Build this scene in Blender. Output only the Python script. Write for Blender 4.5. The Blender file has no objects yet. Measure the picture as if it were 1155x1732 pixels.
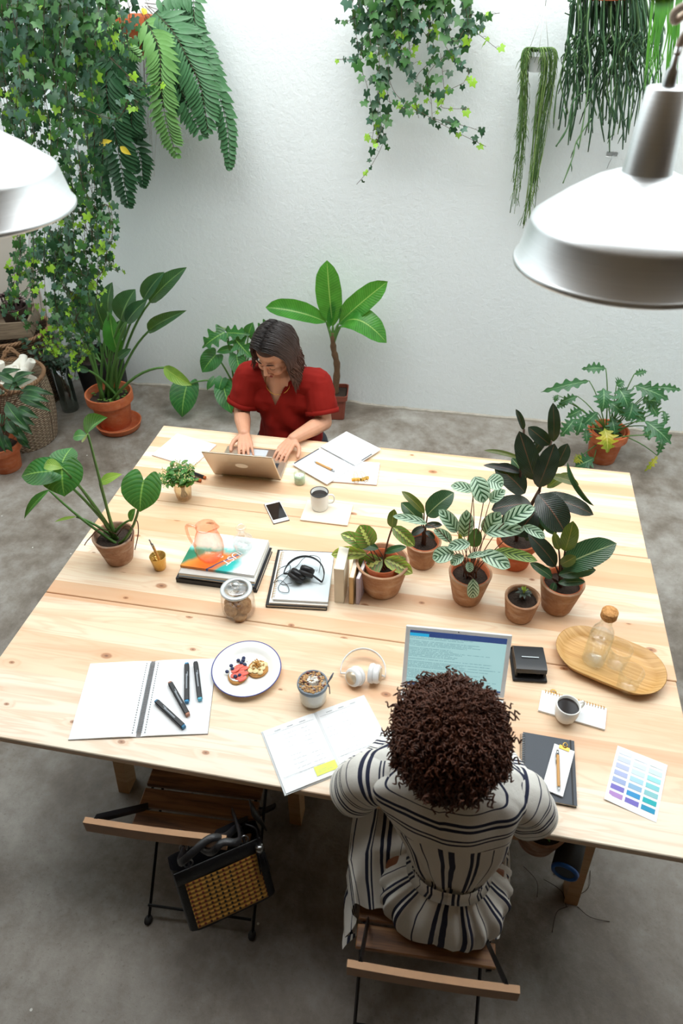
import bpy, bmesh, math, random
from mathutils import Vector, Matrix, noise, Euler
PI = math.pi
rnd = random.Random(7)
SC = bpy.context.scene
COL = SC.collection

# ---------------------------------------------------------------- camera
CAM_Z = 2.62
F_PX, PITCH, YAW, ROLL = 1177.93, 0.693031, -0.193189, -0.0089355
_fw = Vector((math.sin(YAW)*math.cos(PITCH), math.cos(YAW)*math.cos(PITCH), -math.sin(PITCH)))
_r0 = Vector((math.cos(YAW), -math.sin(YAW), 0)); _u0 = _r0.cross(_fw)
_r = math.cos(ROLL)*_r0 + math.sin(ROLL)*_u0; _u = -math.sin(ROLL)*_r0 + math.cos(ROLL)*_u0
cam = bpy.data.objects.new('camera', bpy.data.cameras.new('camera')); COL.objects.link(cam)
cam.matrix_world = Matrix(((_r.x, _u.x, -_fw.x, 0), (_r.y, _u.y, -_fw.y, 0), (_r.z, _u.z, -_fw.z, CAM_Z), (0, 0, 0, 1)))
cam.data.sensor_fit = 'HORIZONTAL'; cam.data.sensor_width = 24.0; cam.data.lens = 24.0*F_PX/1155
cam.data.clip_start = 0.05
cam.data.dof.use_dof = True; cam.data.dof.focus_distance = 2.75; cam.data.dof.aperture_fstop = 4.0
SC.camera = cam
SC.view_settings.view_transform = 'Standard'; SC.view_settings.look = 'None'
SC.view_settings.gamma = 1; SC.view_settings.use_curve_mapping = False
SC.view_settings.exposure = 0.17
SC.cycles.transparent_max_bounces = 32
# ---------------------------------------------------------------- light: open glass roof under a bright overcast sky
world = bpy.data.worlds.new('sky'); SC.world = world; world.use_nodes = True
_wb = world.node_tree.nodes['Background']; _wb.inputs[0].default_value = (0.86, 0.95, 1.0, 1); _wb.inputs[1].default_value = 2.35
def area(name, loc, rot, sx, sy, power, col):
    l = bpy.data.lights.new(name, 'AREA'); l.shape = 'RECTANGLE'; l.size = sx; l.size_y = sy; l.energy = power; l.color = col
    o = bpy.data.objects.new(name, l); o.location = loc; o.rotation_euler = rot; COL.objects.link(o); return o
area('skylight_daylight', (-0.3, 2.4, 4.85), (math.radians(28), 0, 0), 5.6, 1.8, 170, (1.0, 0.97, 0.93))

def ray(px, py):
    return _r*(px-577.5) - _u*(py-866) + _fw*F_PX
def at(px, py, z=0.74):
    """point of the photograph at height z"""
    d = ray(px, py); k = (z-CAM_Z)/d.z; return Vector((d.x*k, d.y*k, z))
def aty(px, py, y):
    d = ray(px, py); k = y/d.y; return Vector((d.x*k, y, CAM_Z+d.z*k))

# ---------------------------------------------------------------- material helpers
def hx(s, a=1.0):
    o = []
    for i in (0, 2, 4):
        c = int(s[i:i+2], 16)/255; o.append(c/12.92 if c <= .04045 else ((c+.055)/1.055)**2.4)
    return (*o, a)
class G:
    def __init__(s, name, rough=.5, metal=0, spec=.5):
        s.m = bpy.data.materials.new(name); s.m.use_nodes = True; s.nt = s.m.node_tree
        s.b = s.nt.nodes['Principled BSDF']; s.out = s.nt.nodes['Material Output']
        s.b.inputs['Roughness'].default_value = rough; s.b.inputs['Metallic'].default_value = metal
        s.b.inputs['Specular IOR Level'].default_value = spec
    def put(s, sock, v):
        if isinstance(v, bpy.types.NodeSocket): s.nt.links.new(v, sock)
        elif v is not None:
            if isinstance(v, str): v = hx(v)
            if sock.type == 'VECTOR' and hasattr(v, '__len__') and len(v) == 4: v = v[:3]
            sock.default_value = v
    def n(s, typ, ins=(), out=0, **kw):
        nd = s.nt.nodes.new('ShaderNode'+typ)
        for k, v in kw.items(): setattr(nd, k, v)
        for i, v in (ins.items() if isinstance(ins, dict) else enumerate(ins)): s.put(nd.inputs[i], v)
        return nd.outputs[out]
    def math(s, op, a, b=None, c=None, clamp=False): return s.n('Math', (a, b, c)[:3 if c is not None else (2 if b is not None else 1)], operation=op, use_clamp=clamp)
    def co(s, k='Object'): return s.n('TexCoord', out=k)
    def sep(s, v):
        nd = s.nt.nodes.new('ShaderNodeSeparateXYZ'); s.put(nd.inputs[0], v); return nd.outputs
    def comb(s, x=0., y=0., z=0.): return s.n('CombineXYZ', (x, y, z))
    def noise(s, v, sc=5., det=3., ro=.5, dist=0., out=0): return s.n('TexNoise', {'Vector': v, 'Scale': sc, 'Detail': det, 'Roughness': ro, 'Distortion': dist}, out)
    def ramp(s, f, st, interp='LINEAR'):
        nd = s.nt.nodes.new('ShaderNodeValToRGB'); s.put(nd.inputs[0], f); e = nd.color_ramp.elements; nd.color_ramp.interpolation = interp
        while len(e) < len(st): e.new(.5)
        for q, (p, c) in zip(e, st): q.position = p; q.color = hx(c) if isinstance(c, str) else ((c, c, c, 1) if not hasattr(c, '__len__') else c)
        return nd.outputs[0]
    def mix(s, f, a, b, mode='MIX'):
        nd = s.nt.nodes.new('ShaderNodeMix'); nd.data_type = 'RGBA'; nd.blend_type = mode
        s.put(nd.inputs['Factor'], f); s.put(nd.inputs[6], a); s.put(nd.inputs[7], b); return nd.outputs[2]
    def bump(s, h, st=.3, d=.01):
        s.put(s.b.inputs['Normal'], s.n('Bump', {'Strength': st, 'Distance': d, 'Height': h}))
    def base(s, c): s.put(s.b.inputs['Base Color'], c)
MATS = {}
def plain(name, col, rough=.5, metal=0, spec=.5, var=.12, sc=12., bump=0, bsc=80.):
    """one colour with a little procedural variation"""
    if name in MATS: return MATS[name]
    g = G(name, rough, metal, spec); o = g.co()
    c = hx(col); f = g.noise(o, sc, 4, .6)
    g.base(g.mix(f, tuple(max(0, x*(1-var)) for x in c[:3])+(1,), tuple(min(1, x*(1+var)) for x in c[:3])+(1,)))
    if bump: g.bump(g.noise(o, bsc, 3), bump, .004)
    MATS[name] = g.m; return g.m
def glass(name, col='ffffff', rough=.0, ior=1.45, alpha=None):
    if name in MATS: return MATS[name]
    g = G(name, rough, 0); g.base(hx(col)); g.b.inputs['Transmission Weight'].default_value = 1; g.b.inputs['IOR'].default_value = ior
    MATS[name] = g.m; return g.m

# ---------------------------------------------------------------- mesh helpers
class MB:
    def __init__(s, M=None): s.v = []; s.f = []; s.mi = []; s.uv = []; s.M = M or Matrix()
    def add(s, vs, fs, mi=0, uvs=None, M=None):
        b = len(s.v); T = s.M @ M if M is not None else s.M
        s.v += [T @ Vector(p) for p in vs]
        for k, f in enumerate(fs):
            s.f.append(tuple(b+i for i in f)); s.mi.append(mi if isinstance(mi, int) else mi[k])
            s.uv.append([uvs[i] for i in f] if uvs else [(0, 0)]*len(f))
        return s
    def box(s, c, d, M=None, mi=0, bev=0.0):
        x, y, z = d[0]/2, d[1]/2, d[2]/2; c = Vector(c)
        if bev <= 0:
            vs = [c+Vector((a*x, b*y, e*z)) for e in (-1, 1) for a, b in ((-1, -1), (1, -1), (1, 1), (-1, 1))]
            fs = [(3, 2, 1, 0), (4, 5, 6, 7), (0, 1, 5, 4), (1, 2, 6, 5), (2, 3, 7, 6), (3, 0, 4, 7)]
            return s.add(vs, fs, mi, None, M)
        bev = min(bev, x*.99, y*.99, z*.99); lv = [(-z, bev), (-z+bev, 0), (z-bev, 0), (z, bev)]; n = 3; rings = []
        for zz, ins in lv:
            r = []
            for q, (a, b) in enumerate(((1, 1), (-1, 1), (-1, -1), (1, -1))):
                for k in range(n):
                    t = (q+k/(n-1))*PI/2; rr = bev-ins*.0
                    r.append(c+Vector((a*(x-bev)+(bev-ins)*math.cos(t), b*(y-bev)+(bev-ins)*math.sin(t), zz)))
            rings.append(r)
        return s.rings(rings, mi=mi, cap=True, M=M)
    def rings(s, R, mi=0, cap=False, closed=True, M=None, uv=True):
        n = len(R[0]); vs = [p for r in R for p in r]; fs = []; uvs = None
        if uv: uvs = [(k/(n-1 if n > 1 else 1), j/max(1, len(R)-1)) for j in range(len(R)) for k in range(n)]
        for j in range(len(R)-1):
            for k in range(n if closed else n-1):
                a = j*n+k; b = j*n+(k+1) % n; fs.append((a, b, b+n, a+n))
        if cap: fs.append(tuple(range(n-1, -1, -1))); fs.append(tuple((len(R)-1)*n+k for k in range(n)))
        return s.add(vs, fs, mi, uvs, M)
    def lathe(s, prof, n=32, o=(0, 0, 0), mi=0, M=None, a0=0, a1=2*PI, sy=1.0, jit=0):
        o = Vector(o); full = abs(a1-a0-2*PI) < 1e-6; R = []; ph = rnd.random()*9
        for r, z in prof:
            R.append([o+Vector((r*math.cos(a0+(a1-a0)*k/(n if full else n-1)), sy*r*math.sin(a0+(a1-a0)*k/(n if full else n-1)), z)) for k in range(n)])
        return s.rings(R, mi=mi, closed=full, M=M)
    def tube(s, pts, r, n=8, mi=0, M=None, cap=True, flat=1.0, up=None):
        pts = [Vector(p) for p in pts]; m = len(pts)
        rr = r if hasattr(r, '__len__') else [r]*m; R = []; prev = Vector(up) if up else None
        for i, p in enumerate(pts):
            t = (pts[min(i+1, m-1)]-pts[max(i-1, 0)]); t = t.normalized() if t.length > 1e-9 else Vector((0, 0, 1))
            if prev is None: prev = t.orthogonal()
            a = prev-t*prev.dot(t)
            a = a.normalized() if a.length > 1e-6 else t.orthogonal().normalized()
            prev = a; b = t.cross(a)
            R.append([p+rr[i]*(math.cos(2*PI*k/n)*a+flat*math.sin(2*PI*k/n)*b) for k in range(n)])
        return s.rings(R, mi=mi, cap=cap, M=M)
    def ball(s, c, r, n=12, mi=0, M=None, sq=(1, 1, 1), m=None):
        m = m or max(6, n//2+2); c = Vector(c)
        return s.rings([[c+Vector((sq[0]*r*math.sin(t)*math.cos(2*PI*k/n), sq[1]*r*math.sin(t)*math.sin(2*PI*k/n), sq[2]*-r*math.cos(t))) for k in range(n)]
                        for t in [max(.02, min(PI-.02, PI*j/(m-1))) for j in range(m)]], mi=mi, cap=True, M=M)
    def quad(s, a, b, c, d, mi=0): return s.add([a, b, c, d], [(0, 1, 2, 3)], mi, [(0, 0), (1, 0), (1, 1), (0, 1)])
    def build(s, name, mats, parent=None, smooth=True, mods=None):
        me = bpy.data.meshes.new(name); me.from_pydata([tuple(p) for p in s.v], [], s.f)
        for m in (mats if isinstance(mats, (list, tuple)) else [mats]): me.materials.append(m)
        me.polygons.foreach_set('material_index', s.mi)
        uvl = me.uv_layers.new(name='UVMap'); uvl.data.foreach_set('uv', [c for f in s.uv for p in f for c in p])
        if smooth: me.shade_smooth()
        else: me.shade_flat()
        me.validate(); me.update()
        o = bpy.data.objects.new(name, me); COL.objects.link(o)
        if parent is not None: o.parent = parent
        if smooth == 'auto':
            pass
        return o
def auto_smooth(o, ang=40):
    """split shading on hard edges by marking them sharp"""
    me = o.data; bm = bmesh.new(); bm.from_mesh(me); lim = math.radians(ang)
    for e in bm.edges:
        if len(e.link_faces) != 2 or e.calc_face_angle(4) > lim: e.smooth = False
    bm.to_mesh(me); bm.free(); return o
def hard(mb, name, mats, parent=None, ang=35): return auto_smooth(mb.build(name, mats, parent), ang)
def tag(o, label=None, cat=None, group=None, kind=None):
    for k, v in (('label', label), ('category', cat), ('group', group), ('kind', kind)):
        if v: o[k] = v
    return o
def thing(name, label, cat, loc=(0, 0, 0), rz=0, group=None):
    o = bpy.data.objects.new(name, None); o.location = loc; o.rotation_euler = (0, 0, rz); o.empty_display_size = .02
    COL.objects.link(o); return tag(o, label, cat, group)
def copy_tree(o, parent=None):
    c = o.copy(); COL.objects.link(c)
    if parent is not None: c.parent = parent
    for ch in [x for x in SC.objects if x.parent == o]: copy_tree(ch, c)
    return c
def lerp(a, b, t): return a+(b-a)*t
def interp(tab, t):
    for (t0, v0), (t1, v1) in zip(tab, tab[1:]):
        if t <= t1:
            k = (t-t0)/(t1-t0) if t1 > t0 else 0; k = k*k*(3-2*k) if False else k
            return v0+(v1-v0)*k
    return tab[-1][1]
def bez(a, b, c, n):
    a, b, c = Vector(a), Vector(b), Vector(c); return [(1-t)**2*a+2*t*(1-t)*b+t*t*c for t in [i/(n-1) for i in range(n)]]
def catmull(P, k=6):
    P = [Vector(p) for p in P]; out = []
    for i in range(len(P)-1):
        p0 = P[max(i-1, 0)]; p1 = P[i]; p2 = P[i+1]; p3 = P[min(i+2, len(P)-1)]
        for j in range(k):
            t = j/k; out.append(.5*((2*p1)+(p2-p0)*t+(2*p0-5*p1+4*p2-p3)*t*t+(3*p1-p0-3*p2+p3)*t**3))
    return out+[P[-1]]
def rotz(a, o=(0, 0, 0)): return Matrix.Translation(o) @ Matrix.Rotation(a, 4, 'Z')
# ---------------------------------------------------------------- the setting
def m_wall():
    g = G('white_plaster', .75); o = g.co(); n = g.noise(o, 1.3, 4, .5)
    g.base(g.mix(n, 'e2eaeb', 'eef4f4'))
    h = g.math('ADD', g.noise(o, 30, 5, .6), g.math('MULTIPLY', g.noise(o, 110, 3), .35)); g.bump(h, .4, .008); return g.m
def m_floor():
    g = G('polished_concrete', .55); o = g.co()
    a = g.noise(o, 1.6, 6, .65, .6); b = g.noise(o, 9, 6, .7); c = g.noise(o, 70, 4, .7)
    col = g.ramp(g.math('ADD', g.math('MULTIPLY', a, .6), g.math('MULTIPLY', b, .4)), [(.32, '54483c'), (.45, '7b7267'), (.57, '9a958d'), (.7, 'b5b1aa')])
    col = g.mix(g.math('MULTIPLY', g.math('GREATER_THAN', c, .62), .35), col, '5f564c')
    v = g.n('TexVoronoi', {'Vector': o, 'Scale': 9.0}, 0); k = g.n('TexVoronoi', {'Vector': o, 'Scale': 9.0}, 1)
    sp = g.math('MULTIPLY', g.math('LESS_THAN', v, .045), g.math('GREATER_THAN', g.sep(k)[0], .7))
    col = g.mix(sp, col, 'd9d8d2'); g.base(col)
    g.put(g.b.inputs['Roughness'], g.ramp(b, [(.3, .42), (.7, .68)])); g.bump(g.math('ADD', b, g.math('MULTIPLY', c, .4)), .18, .01); return g.m
MW, MF = m_wall(), m_floor()
def struct(name, mb, m, smooth=False): return tag(mb.build(name, m, None, smooth), kind='structure')
YB, XL, XR, YF, ZR = 4.303, -3.75, 2.6, -2.2, 4.6
struct('floor', MB().box(((XL+XR)/2, (YB+YF)/2, -.05), (XR-XL+.4, YB-YF+.4, .1)), MF)
struct('wall_back', MB().box(((XL+XR)/2, YB+.1, ZR/2), (XR-XL+.4, .2, ZR)), MW)
DW = plain('low_bounce_plaster', '604b38', .85)  # dark warm colour for near side walls, cuts light bounced onto the foreground
for nm, xx in (('wall_left', XL-.1), ('wall_right', XR+.1)):
    struct(nm, MB().box((xx, (YB+1.9)/2, ZR/2), (.2, YB-1.9, ZR)).box((xx, (1.9+YF)/2, ZR/2), (.2, 1.9-YF, ZR), mi=1), [MW, DW])
LW = plain('warm_grey_plaster', 'b8a184', .85)
struct('wall_front', MB().box(((XL+XR)/2, YF-.1, ZR/2), (XR-XL+.4, .2, ZR)), LW)
struct('ceiling', MB().box(((XL+XR)/2, (YF+1.15)/2, 3.3), (XR-XL, 1.15-YF, .2)), LW)
struct('mezzanine_shade_slab', MB().box(((XL+XR)/2, (YF+.0)/2, 1.25), (XR-XL, .0-YF, .16)), DW)  # unseen mezzanine slab below the camera, added to darken the near floor
# rough chipped skirting line where plaster meets the concrete
mb = MB(); N = 160
for i in range(N):
    x0 = XL+(XR-XL)*i/N; x1 = XL+(XR-XL)*(i+1)/N
    h = lambda x: .012+.03*max(0, noise.noise((x*1.7, 3, 1)))+.012*noise.noise((x*14, 1, 5))
    d = lambda x: .006+.006*abs(noise.noise((x*9, 8, 2)))
    mb.add([(x0, YB, -.001), (x1, YB, -.001), (x1, YB-d(x1), -.001), (x0, YB-d(x0), -.001), (x0, YB-d(x0), h(x0)), (x1, YB-d(x1), h(x1)), (x1, YB, h(x1)+.01), (x0, YB, h(x0)+.01)],
           [(3, 2, 5, 4), (4, 5, 6, 7)])
struct('baseboard_back', mb, plain('crumbled_plaster', 'b8b2a6', .9, var=.25, sc=30, bump=.5))
mb = MB()
for x in (-2.6, -1.3, 0, 1.3): mb.box((x, 2.75, ZR-.03), (.06, 3.1, .12))
mb.box(((XL+XR)/2, 1.12, ZR-.03), (XR-XL, .08, .16)); mb.box(((XL+XR)/2, 2.7, ZR-.03), (XR-XL, .05, .1))
struct('window_1', mb, plain('grey_steel_frame', '9a9fa0', .5, .3))

# ---------------------------------------------------------------- pine table on trestles
def m_pine(name, lo, mid, hi, stave=.083, knots=True, rough=.38, sx=1.0):
    g = G(name, rough); o = g.co(); x, y, z = g.sep(o)
    yy = g.math('ADD', y, g.math('MULTIPLY', z, .9))
    s_ = g.math('DIVIDE', yy, stave); idn = g.math('FLOOR', s_)
    wn = g.n('TexWhiteNoise', {1: idn}, 0, noise_dimensions='1D'); wn2 = g.n('TexWhiteNoise', {1: g.math('ADD', idn, 31.7)}, 0, noise_dimensions='1D')
    # long shallow cathedral grain, different in every stave
    v = g.comb(g.math('ADD', g.math('MULTIPLY', x, .55*sx), g.math('MULTIPLY', wn, 37.)), g.math('MULTIPLY', yy, 5.5), g.math('MULTIPLY', idn, 3.3))
    kx = g.comb(g.math('ADD', x, g.math('MULTIPLY', wn2, 5.)), g.math('MULTIPLY', yy, 1.7), 0.)
    vd = g.n('TexVoronoi', {'Vector': kx, 'Scale': 3.3}, 0, voronoi_dimensions='2D'); vc = g.sep(g.n('TexVoronoi', {'Vector': kx, 'Scale': 3.3}, 1, voronoi_dimensions='2D'))
    vd = g.math('MULTIPLY', vd, g.math('ADD', .55, g.math('MULTIPLY', vc[1], 1.2)))
    has = g.math('GREATER_THAN', vc[0], .45 if knots else 2.)
    near = g.math('MULTIPLY', has, g.ramp(vd, [(0., 1.), (.16, 0.)]))
    nz = g.noise(v, 2.2, 3, .55, .8); nz2 = g.math('ADD', nz, g.math('MULTIPLY', near, .16))
    band = g.math('SINE', g.math('MULTIPLY', nz2, 46.)); band = g.math('MULTIPLY_ADD', band, .5, .5)
    fine = g.noise(g.comb(g.math('MULTIPLY', x, 6.), g.math('MULTIPLY', yy, 260.), wn), 1., 2, .5)
    wide = g.noise(v, .9, 2, .5)
    col = g.ramp(g.math('ADD', g.math('MULTIPLY', wn2, .45), g.math('MULTIPLY', wide, .55)), [(.25, lo), (.45, mid), (.62, hi)])
    col = g.mix(g.math('MULTIPLY', g.math('POWER', band, 2.5), .38), col, lo)
    col = g.mix(g.math('MULTIPLY', fine, .14), col, lo)
    streak = g.ramp(g.noise(g.comb(g.math('MULTIPLY', x, .7), g.math('MULTIPLY', yy, 7.), 9.), 1.6, 2), [(.54, 0.), (.68, 1.)])
    col = g.mix(g.math('MULTIPLY', streak, .55), col, 'dba47a')
    col = g.mix(g.math('MULTIPLY', near, .3), col, 'd99a66')
    ring = g.math('MULTIPLY', has, g.ramp(vd, [(.0, 1.), (.034, 1.), (.05, 0.)]))
    col = g.mix(g.math('MULTIPLY', ring, .75), col, 'a5683e')
    col = g.mix(g.math('MULTIPLY', has, g.ramp(vd, [(.0, .8), (.012, .5), (.02, 0.)])), col, '5e3420')
    edge = g.math('ABSOLUTE', g.math('SUBTRACT', g.math('FRACT', s_), .5))
    col = g.mix(g.math('MULTIPLY', g.math('GREATER_THAN', edge, .493), .22), col, 'c99c70')
    g.base(col); g.bump(g.math('ADD', band, fine), .05, .002); return g.m
PINE = m_pine('pale_pine', 'e0b48c', 'f0d8b8', 'f8ebd6')
PINEL = m_pine('pine_batten', 'b98a58', 'c99f6d', 'd4ae7e', .2, True, .5)
TX0, TX1, TY0, TY1, TZ = -1.433, .798, .979, 2.728, .74
t = thing('work_table', 'large pale knotty pine table of three wide panels', 'table', ((TX0+TX1)/2, 1.8, 0))
def panel(x0, x1, y0, y1):
    mb = MB(Matrix.Translation((-(TX0+TX1)/2, -1.8, 0))); mb.box(((x0+x1)/2, (y0+y1)/2, TZ-.014), (x1-x0, y1-y0, .028), bev=.0025)
    o = mb.build('tabletop_panel', PINE, t, False); return o
YS1, YS2 = 1.568, 2.158
panel(TX0, TX1, TY0, YS1-.0012); panel(TX0, TX1+.004, YS1+.0012, YS2-.0008); panel(TX0, TX1-.004, YS2+.0008, TY1)
def trestle(x0, x1, label, yo=1.6):
    t = thing('trestle', label, 'trestle', ((x0+x1)/2, yo, 0), 0, 'pine trestles under the table')
    w = x1-x0; ya, yb = -.44, .62
    for xx, yy in ((-w/2, ya), (w/2, ya), (-w/2, yb), (w/2, yb)):
        s = 1 if yy < 0 else -1
        mb = MB(); b = .022
        mb.rings([[Vector((xx+a*b, yy+c*.034, 0)) for a, c in ((-1, -1), (1, -1), (1, 1), (-1, 1))], [Vector((xx+a*b-.02*(1 if xx > 0 else -1), yy+s*.09+c*.034, .71)) for a, c in ((-1, -1), (1, -1), (1, 1), (-1, 1))]], cap=True)
        mb.build('leg', PINEL, t, False)
    for yy in (ya+.06, yb-.06): MB().box((0, yy, .675), (w, .034, .07)).build('top_rail', PINEL, t, False)
    for yy in (ya+.035, yb-.035): MB().box((0, yy, .30), (w+.03, .026, .05)).build('crossbar', PINEL, t, False)
    MB().box((0, (ya+yb)/2, .334), (w+.02, yb-ya-.02, .018)).build('shelf', PINEL, t, False)
trestle(-.14, .585, 'pine trestle with a low shelf under the right half of the table')
trestle(-1.13, -.43, 'pine trestle under the left half of the table, behind the empty chair', 1.70)
# ---------------------------------------------------------------- shared materials
def thinglass(name, tint='ffffff', edge='eaf0f0', refl=.12, fac=.55):
    if name in MATS: return MATS[name]
    g = G(name); lw = g.n('LayerWeight', (.35,), 1)
    tr = g.n('BsdfTransparent', (g.mix(g.math('POWER', lw, 2.2), tint, edge),)); gl = g.n('BsdfGlossy', {0: 'ffffff', 'Roughness': .03})
    f = g.math('MULTIPLY_ADD', g.math('POWER', lw, 3.0), fac, refl*.4)
    mx = g.n('MixShader', (f, tr, gl)); g.nt.links.new(mx, g.out.inputs[0]); MATS[name] = g.m; return g.m
def m_terra(name, a, b, c, stain=.5):
    g = G(name, .8); o = g.co(); n = g.noise(o, 11, 5, .65, .5); x, y, z = g.sep(o)
    n2 = g.noise(g.comb(g.math('MULTIPLY', x, 14.), g.math('MULTIPLY', y, 14.), g.math('MULTIPLY', z, 40.)), 1., 4, .6)
    col = g.ramp(n, [(.32, a), (.5, b), (.68, c)]); col = g.mix(g.math('MULTIPLY', g.ramp(n2, [(.5, 0.), (.7, 1.)]), stain), col, 'd8c6b2')
    g.base(col); g.bump(g.noise(o, 90, 4), .15, .004); return g.m
TERRA = m_terra('orange_terracotta', 'b3562f', 'c06539', 'cb7447', .12)
AGED = m_terra('aged_terracotta', '8f6a52', 'a98066', 'bf9c82', .45)
AGED2 = m_terra('sun_bleached_terracotta', '96694b', 'ad815f', 'c29c7c', .35)
SOIL = plain('dark_potting_soil', '33261d', .95, var=.6, sc=90, bump=1, bsc=160)
WHITE = plain('white_enamel', 'f0f0ec', .25, var=.02)
WPLA = plain('white_plastic', 'f1f2f2', .35, var=.02)
PAPER = plain('white_paper', 'f2f4f6', .6, var=.015, sc=5)
PAPER2 = plain('ivory_paper', 'ece4d2', .7, var=.05, sc=60)
PEDGE = plain('page_edges', 'e6ded0', .8, var=.08, sc=300)
BLACK = plain('black_plastic', '16171a', .35, var=.1)
BLKM = plain('matt_black', '1c1b1c', .6, var=.15)
STEEL = plain('brushed_steel', 'b9bdbf', .28, 1, var=.05)
GOLD = plain('polished_brass', 'd9ad58', .22, 1, var=.05)
CLEAR = thinglass('clear_glass')
def rect(FL, FR, BR, BL, z=.74):
    a, b, c, d = [at(*q, z) for q in (FL, FR, BR, BL)]; ce = (a+b+c+d)/4; ux = ((b-a)+(c-d))/2; uy = ((d-a)+(c-b))/2
    an = (math.atan2(ux.y, ux.x)+math.atan2(-uy.x, uy.y))/2
    return ce.x, ce.y, an, ux.length, uy.length
def coil(parent, a, b, r, n, m, w=.0009, name='spiral_binding'):
    a, b = Vector(a), Vector(b); mb = MB(); d = (b-a).normalized(); e = Vector((-d.y, d.x, 0))
    for i in range(n):
        c = a.lerp(b, (i+.5)/n); mb.tube([c+e*r*math.cos(t)+Vector((0, 0, r*math.sin(t)))+d*.0006*t for t in [2*PI*k/10 for k in range(11)]], w, 4, cap=False)
    return mb.build(name, m, parent)
def text(s, size, loc, rz, m, parent, name='lettering', sx=1.0, tilt=None):
    cu = bpy.data.curves.new(name, 'FONT'); cu.body = s; cu.size = size; cu.align_x = 'CENTER'; cu.align_y = 'CENTER'; cu.extrude = .00015
    o = bpy.data.objects.new(name, cu); COL.objects.link(o); dg = bpy.context.evaluated_depsgraph_get(); dg.update()
    me = bpy.data.meshes.new_from_object(o.evaluated_get(dg)); bpy.data.objects.remove(o)
    me.materials.clear(); me.materials.append(m); q = bpy.data.objects.new(name, me); COL.objects.link(q); q.parent = parent
    q.location = loc; q.rotation_euler = tilt or (0, 0, rz); q.scale = (sx, 1, 1); return q
def book(name, label, cat, R, z, h, mcov, mpage=PEDGE, spine='L', ct=.0018, ov=.003, group=None, rz=0):
    """a closed book: cover boards with a spine, and the page block"""
    x, y, an, w, d = R; t = thing(name, label, cat, (x, y, z), an+rz, group); mb = MB()
    mb.box((0, 0, ct/2), (w, d, ct)); mb.box((0, 0, h-ct/2), (w, d, ct))
    if spine == 'L': mb.box((-w/2+ct/2, 0, h/2), (ct, d, h))
    if spine == 'F': mb.box((0, -d/2+ct/2, h/2), (w, ct, h))
    if spine == 'R': mb.box((w/2-ct/2, 0, h/2), (ct, d, h))
    mb.build('cover', mcov, t, False)
    MB().box((0, 0, h/2), (w-2*ov, d-2*ov, h-2*ct)).build('page_block', mpage, t, False); return t
def scribbles(mb, x0, x1, y0, y1, z, n, rn, w=.0007):
    """rows of handwriting strokes lying on a page"""
    for i in range(n):
        yy = lerp(y1, y0, (i+.5)/n)
        if rn.random() < .3: continue
        x = x0+rn.random()*.01; end = lerp(x0, x1, rn.uniform(.3, 1))
        while x < end:
            l = rn.uniform(.004, .014); P = [(x+l*k/4, yy+rn.uniform(-.0011, .0011), z) for k in range(5)]
            for p, q in zip(P, P[1:]): mb.add([p, q, (q[0], q[1]+w, z), (p[0], p[1]+w, z)], [(0, 1, 2, 3)])
            x += l+.003
INK = plain('grey_pencil_writing', 'a9adb2', .8)
INKD = plain('dark_print', '4b5058', .8)
# ---- magazines and binder, far left
t = book('ring_binder', 'black binder with a white spine label at the bottom of the magazine stack', 'binder', rect((303, 985), (433, 1003), (461, 936), (330, 915)), .74, .022, plain('black_binder_cloth', '222226', .55), spine='F')
MB().box((-.045, -.1025, .011), (.075, .0012, .013)).build('spine_label', PAPER, t, False); t.children[-1].location.y = 0
for nm, lb, z, h, col, k in (('magazine', 'white magazine lying directly on the black binder', .762, .010, 'e4e2dd', 0), ('magazine', 'bright blue magazine showing its edge in the middle of the stack', .772, .008, '3f8fd0', 1),
                      ('magazine', 'grey spined magazine just below the colourful one', .780, .012, 'cfcfcb', 2), ):
    R = rect((307, 975), (427, 990), (457, 925), (332, 906), .77); R = (R[0]+.002*k, R[1]-.002*k, R[2]+.01*(k-1), R[3], R[4])
    tt = book(nm, lb, 'magazine', R, z, h, plain('magazine_cover_%d' % k, col, .4), spine='F', ct=.0008, ov=.0006, group='magazines stacked under the pitcher')
    mb = MB(); scribbles(mb, -.12, -.05, .003, .007, 0, 1, random.Random(k+4), .0009)
def m_cover():
    g = G('abstract_cover_art', .3); o = g.co(); x, y, z = g.sep(o)
    n = g.math('SUBTRACT', g.noise(o, 16, 3, .5, .8), .5)
    d = g.math('ADD', g.math('SUBTRACT', g.math('MULTIPLY', g.math('ADD', x, .04), .73), g.math('MULTIPLY', g.math('ADD', y, .1), .69)), g.math('MULTIPLY', n, .02))
    col = g.ramp(g.math('MULTIPLY_ADD', d, 4.17, .5), [(0., '1f7d5c'), (.12, '2a8f6c'), (.2, 'f79a30'), (.3, 'fb8a1e'), (.48, 'f5822a'), (.485, '2f4f8f'), (.505, '3c5a96'), (.515, 'e8874a'), (.56, 'd98c5c'), (.6, '16b3ae'), (.72, '1cc0bd'), (.8, 'd8efe9'), (1., 'f6f6f4')])
    yy = g.math('ADD', y, g.math('MULTIPLY', n, .08)); col = g.mix(g.ramp(g.math('MULTIPLY_ADD', yy, 5., .5), [(.42, 0.), (.55, 1.)]), col, '6cc8bd'); col = g.mix(g.ramp(g.math('MULTIPLY_ADD', yy, 5., .5), [(.55, 0.), (.68, 1.)]), col, 'f3f4f3')
    g.base(g.mix(g.ramp(g.math('ADD', x, g.math('MULTIPLY', n, .05)), [(.055, 0.), (.085, 1.)]), col, 'f4f4f3')); return g.m
R = rect((310, 958), (426, 974), (457, 917), (332, 897), .8)
t = book('magazine', 'top magazine with teal and orange abstract cover and white lettering', 'magazine', R, .792, .011, m_cover(), spine='F', ct=.0008, ov=.0006, group='magazines stacked under the pitcher')
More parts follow.
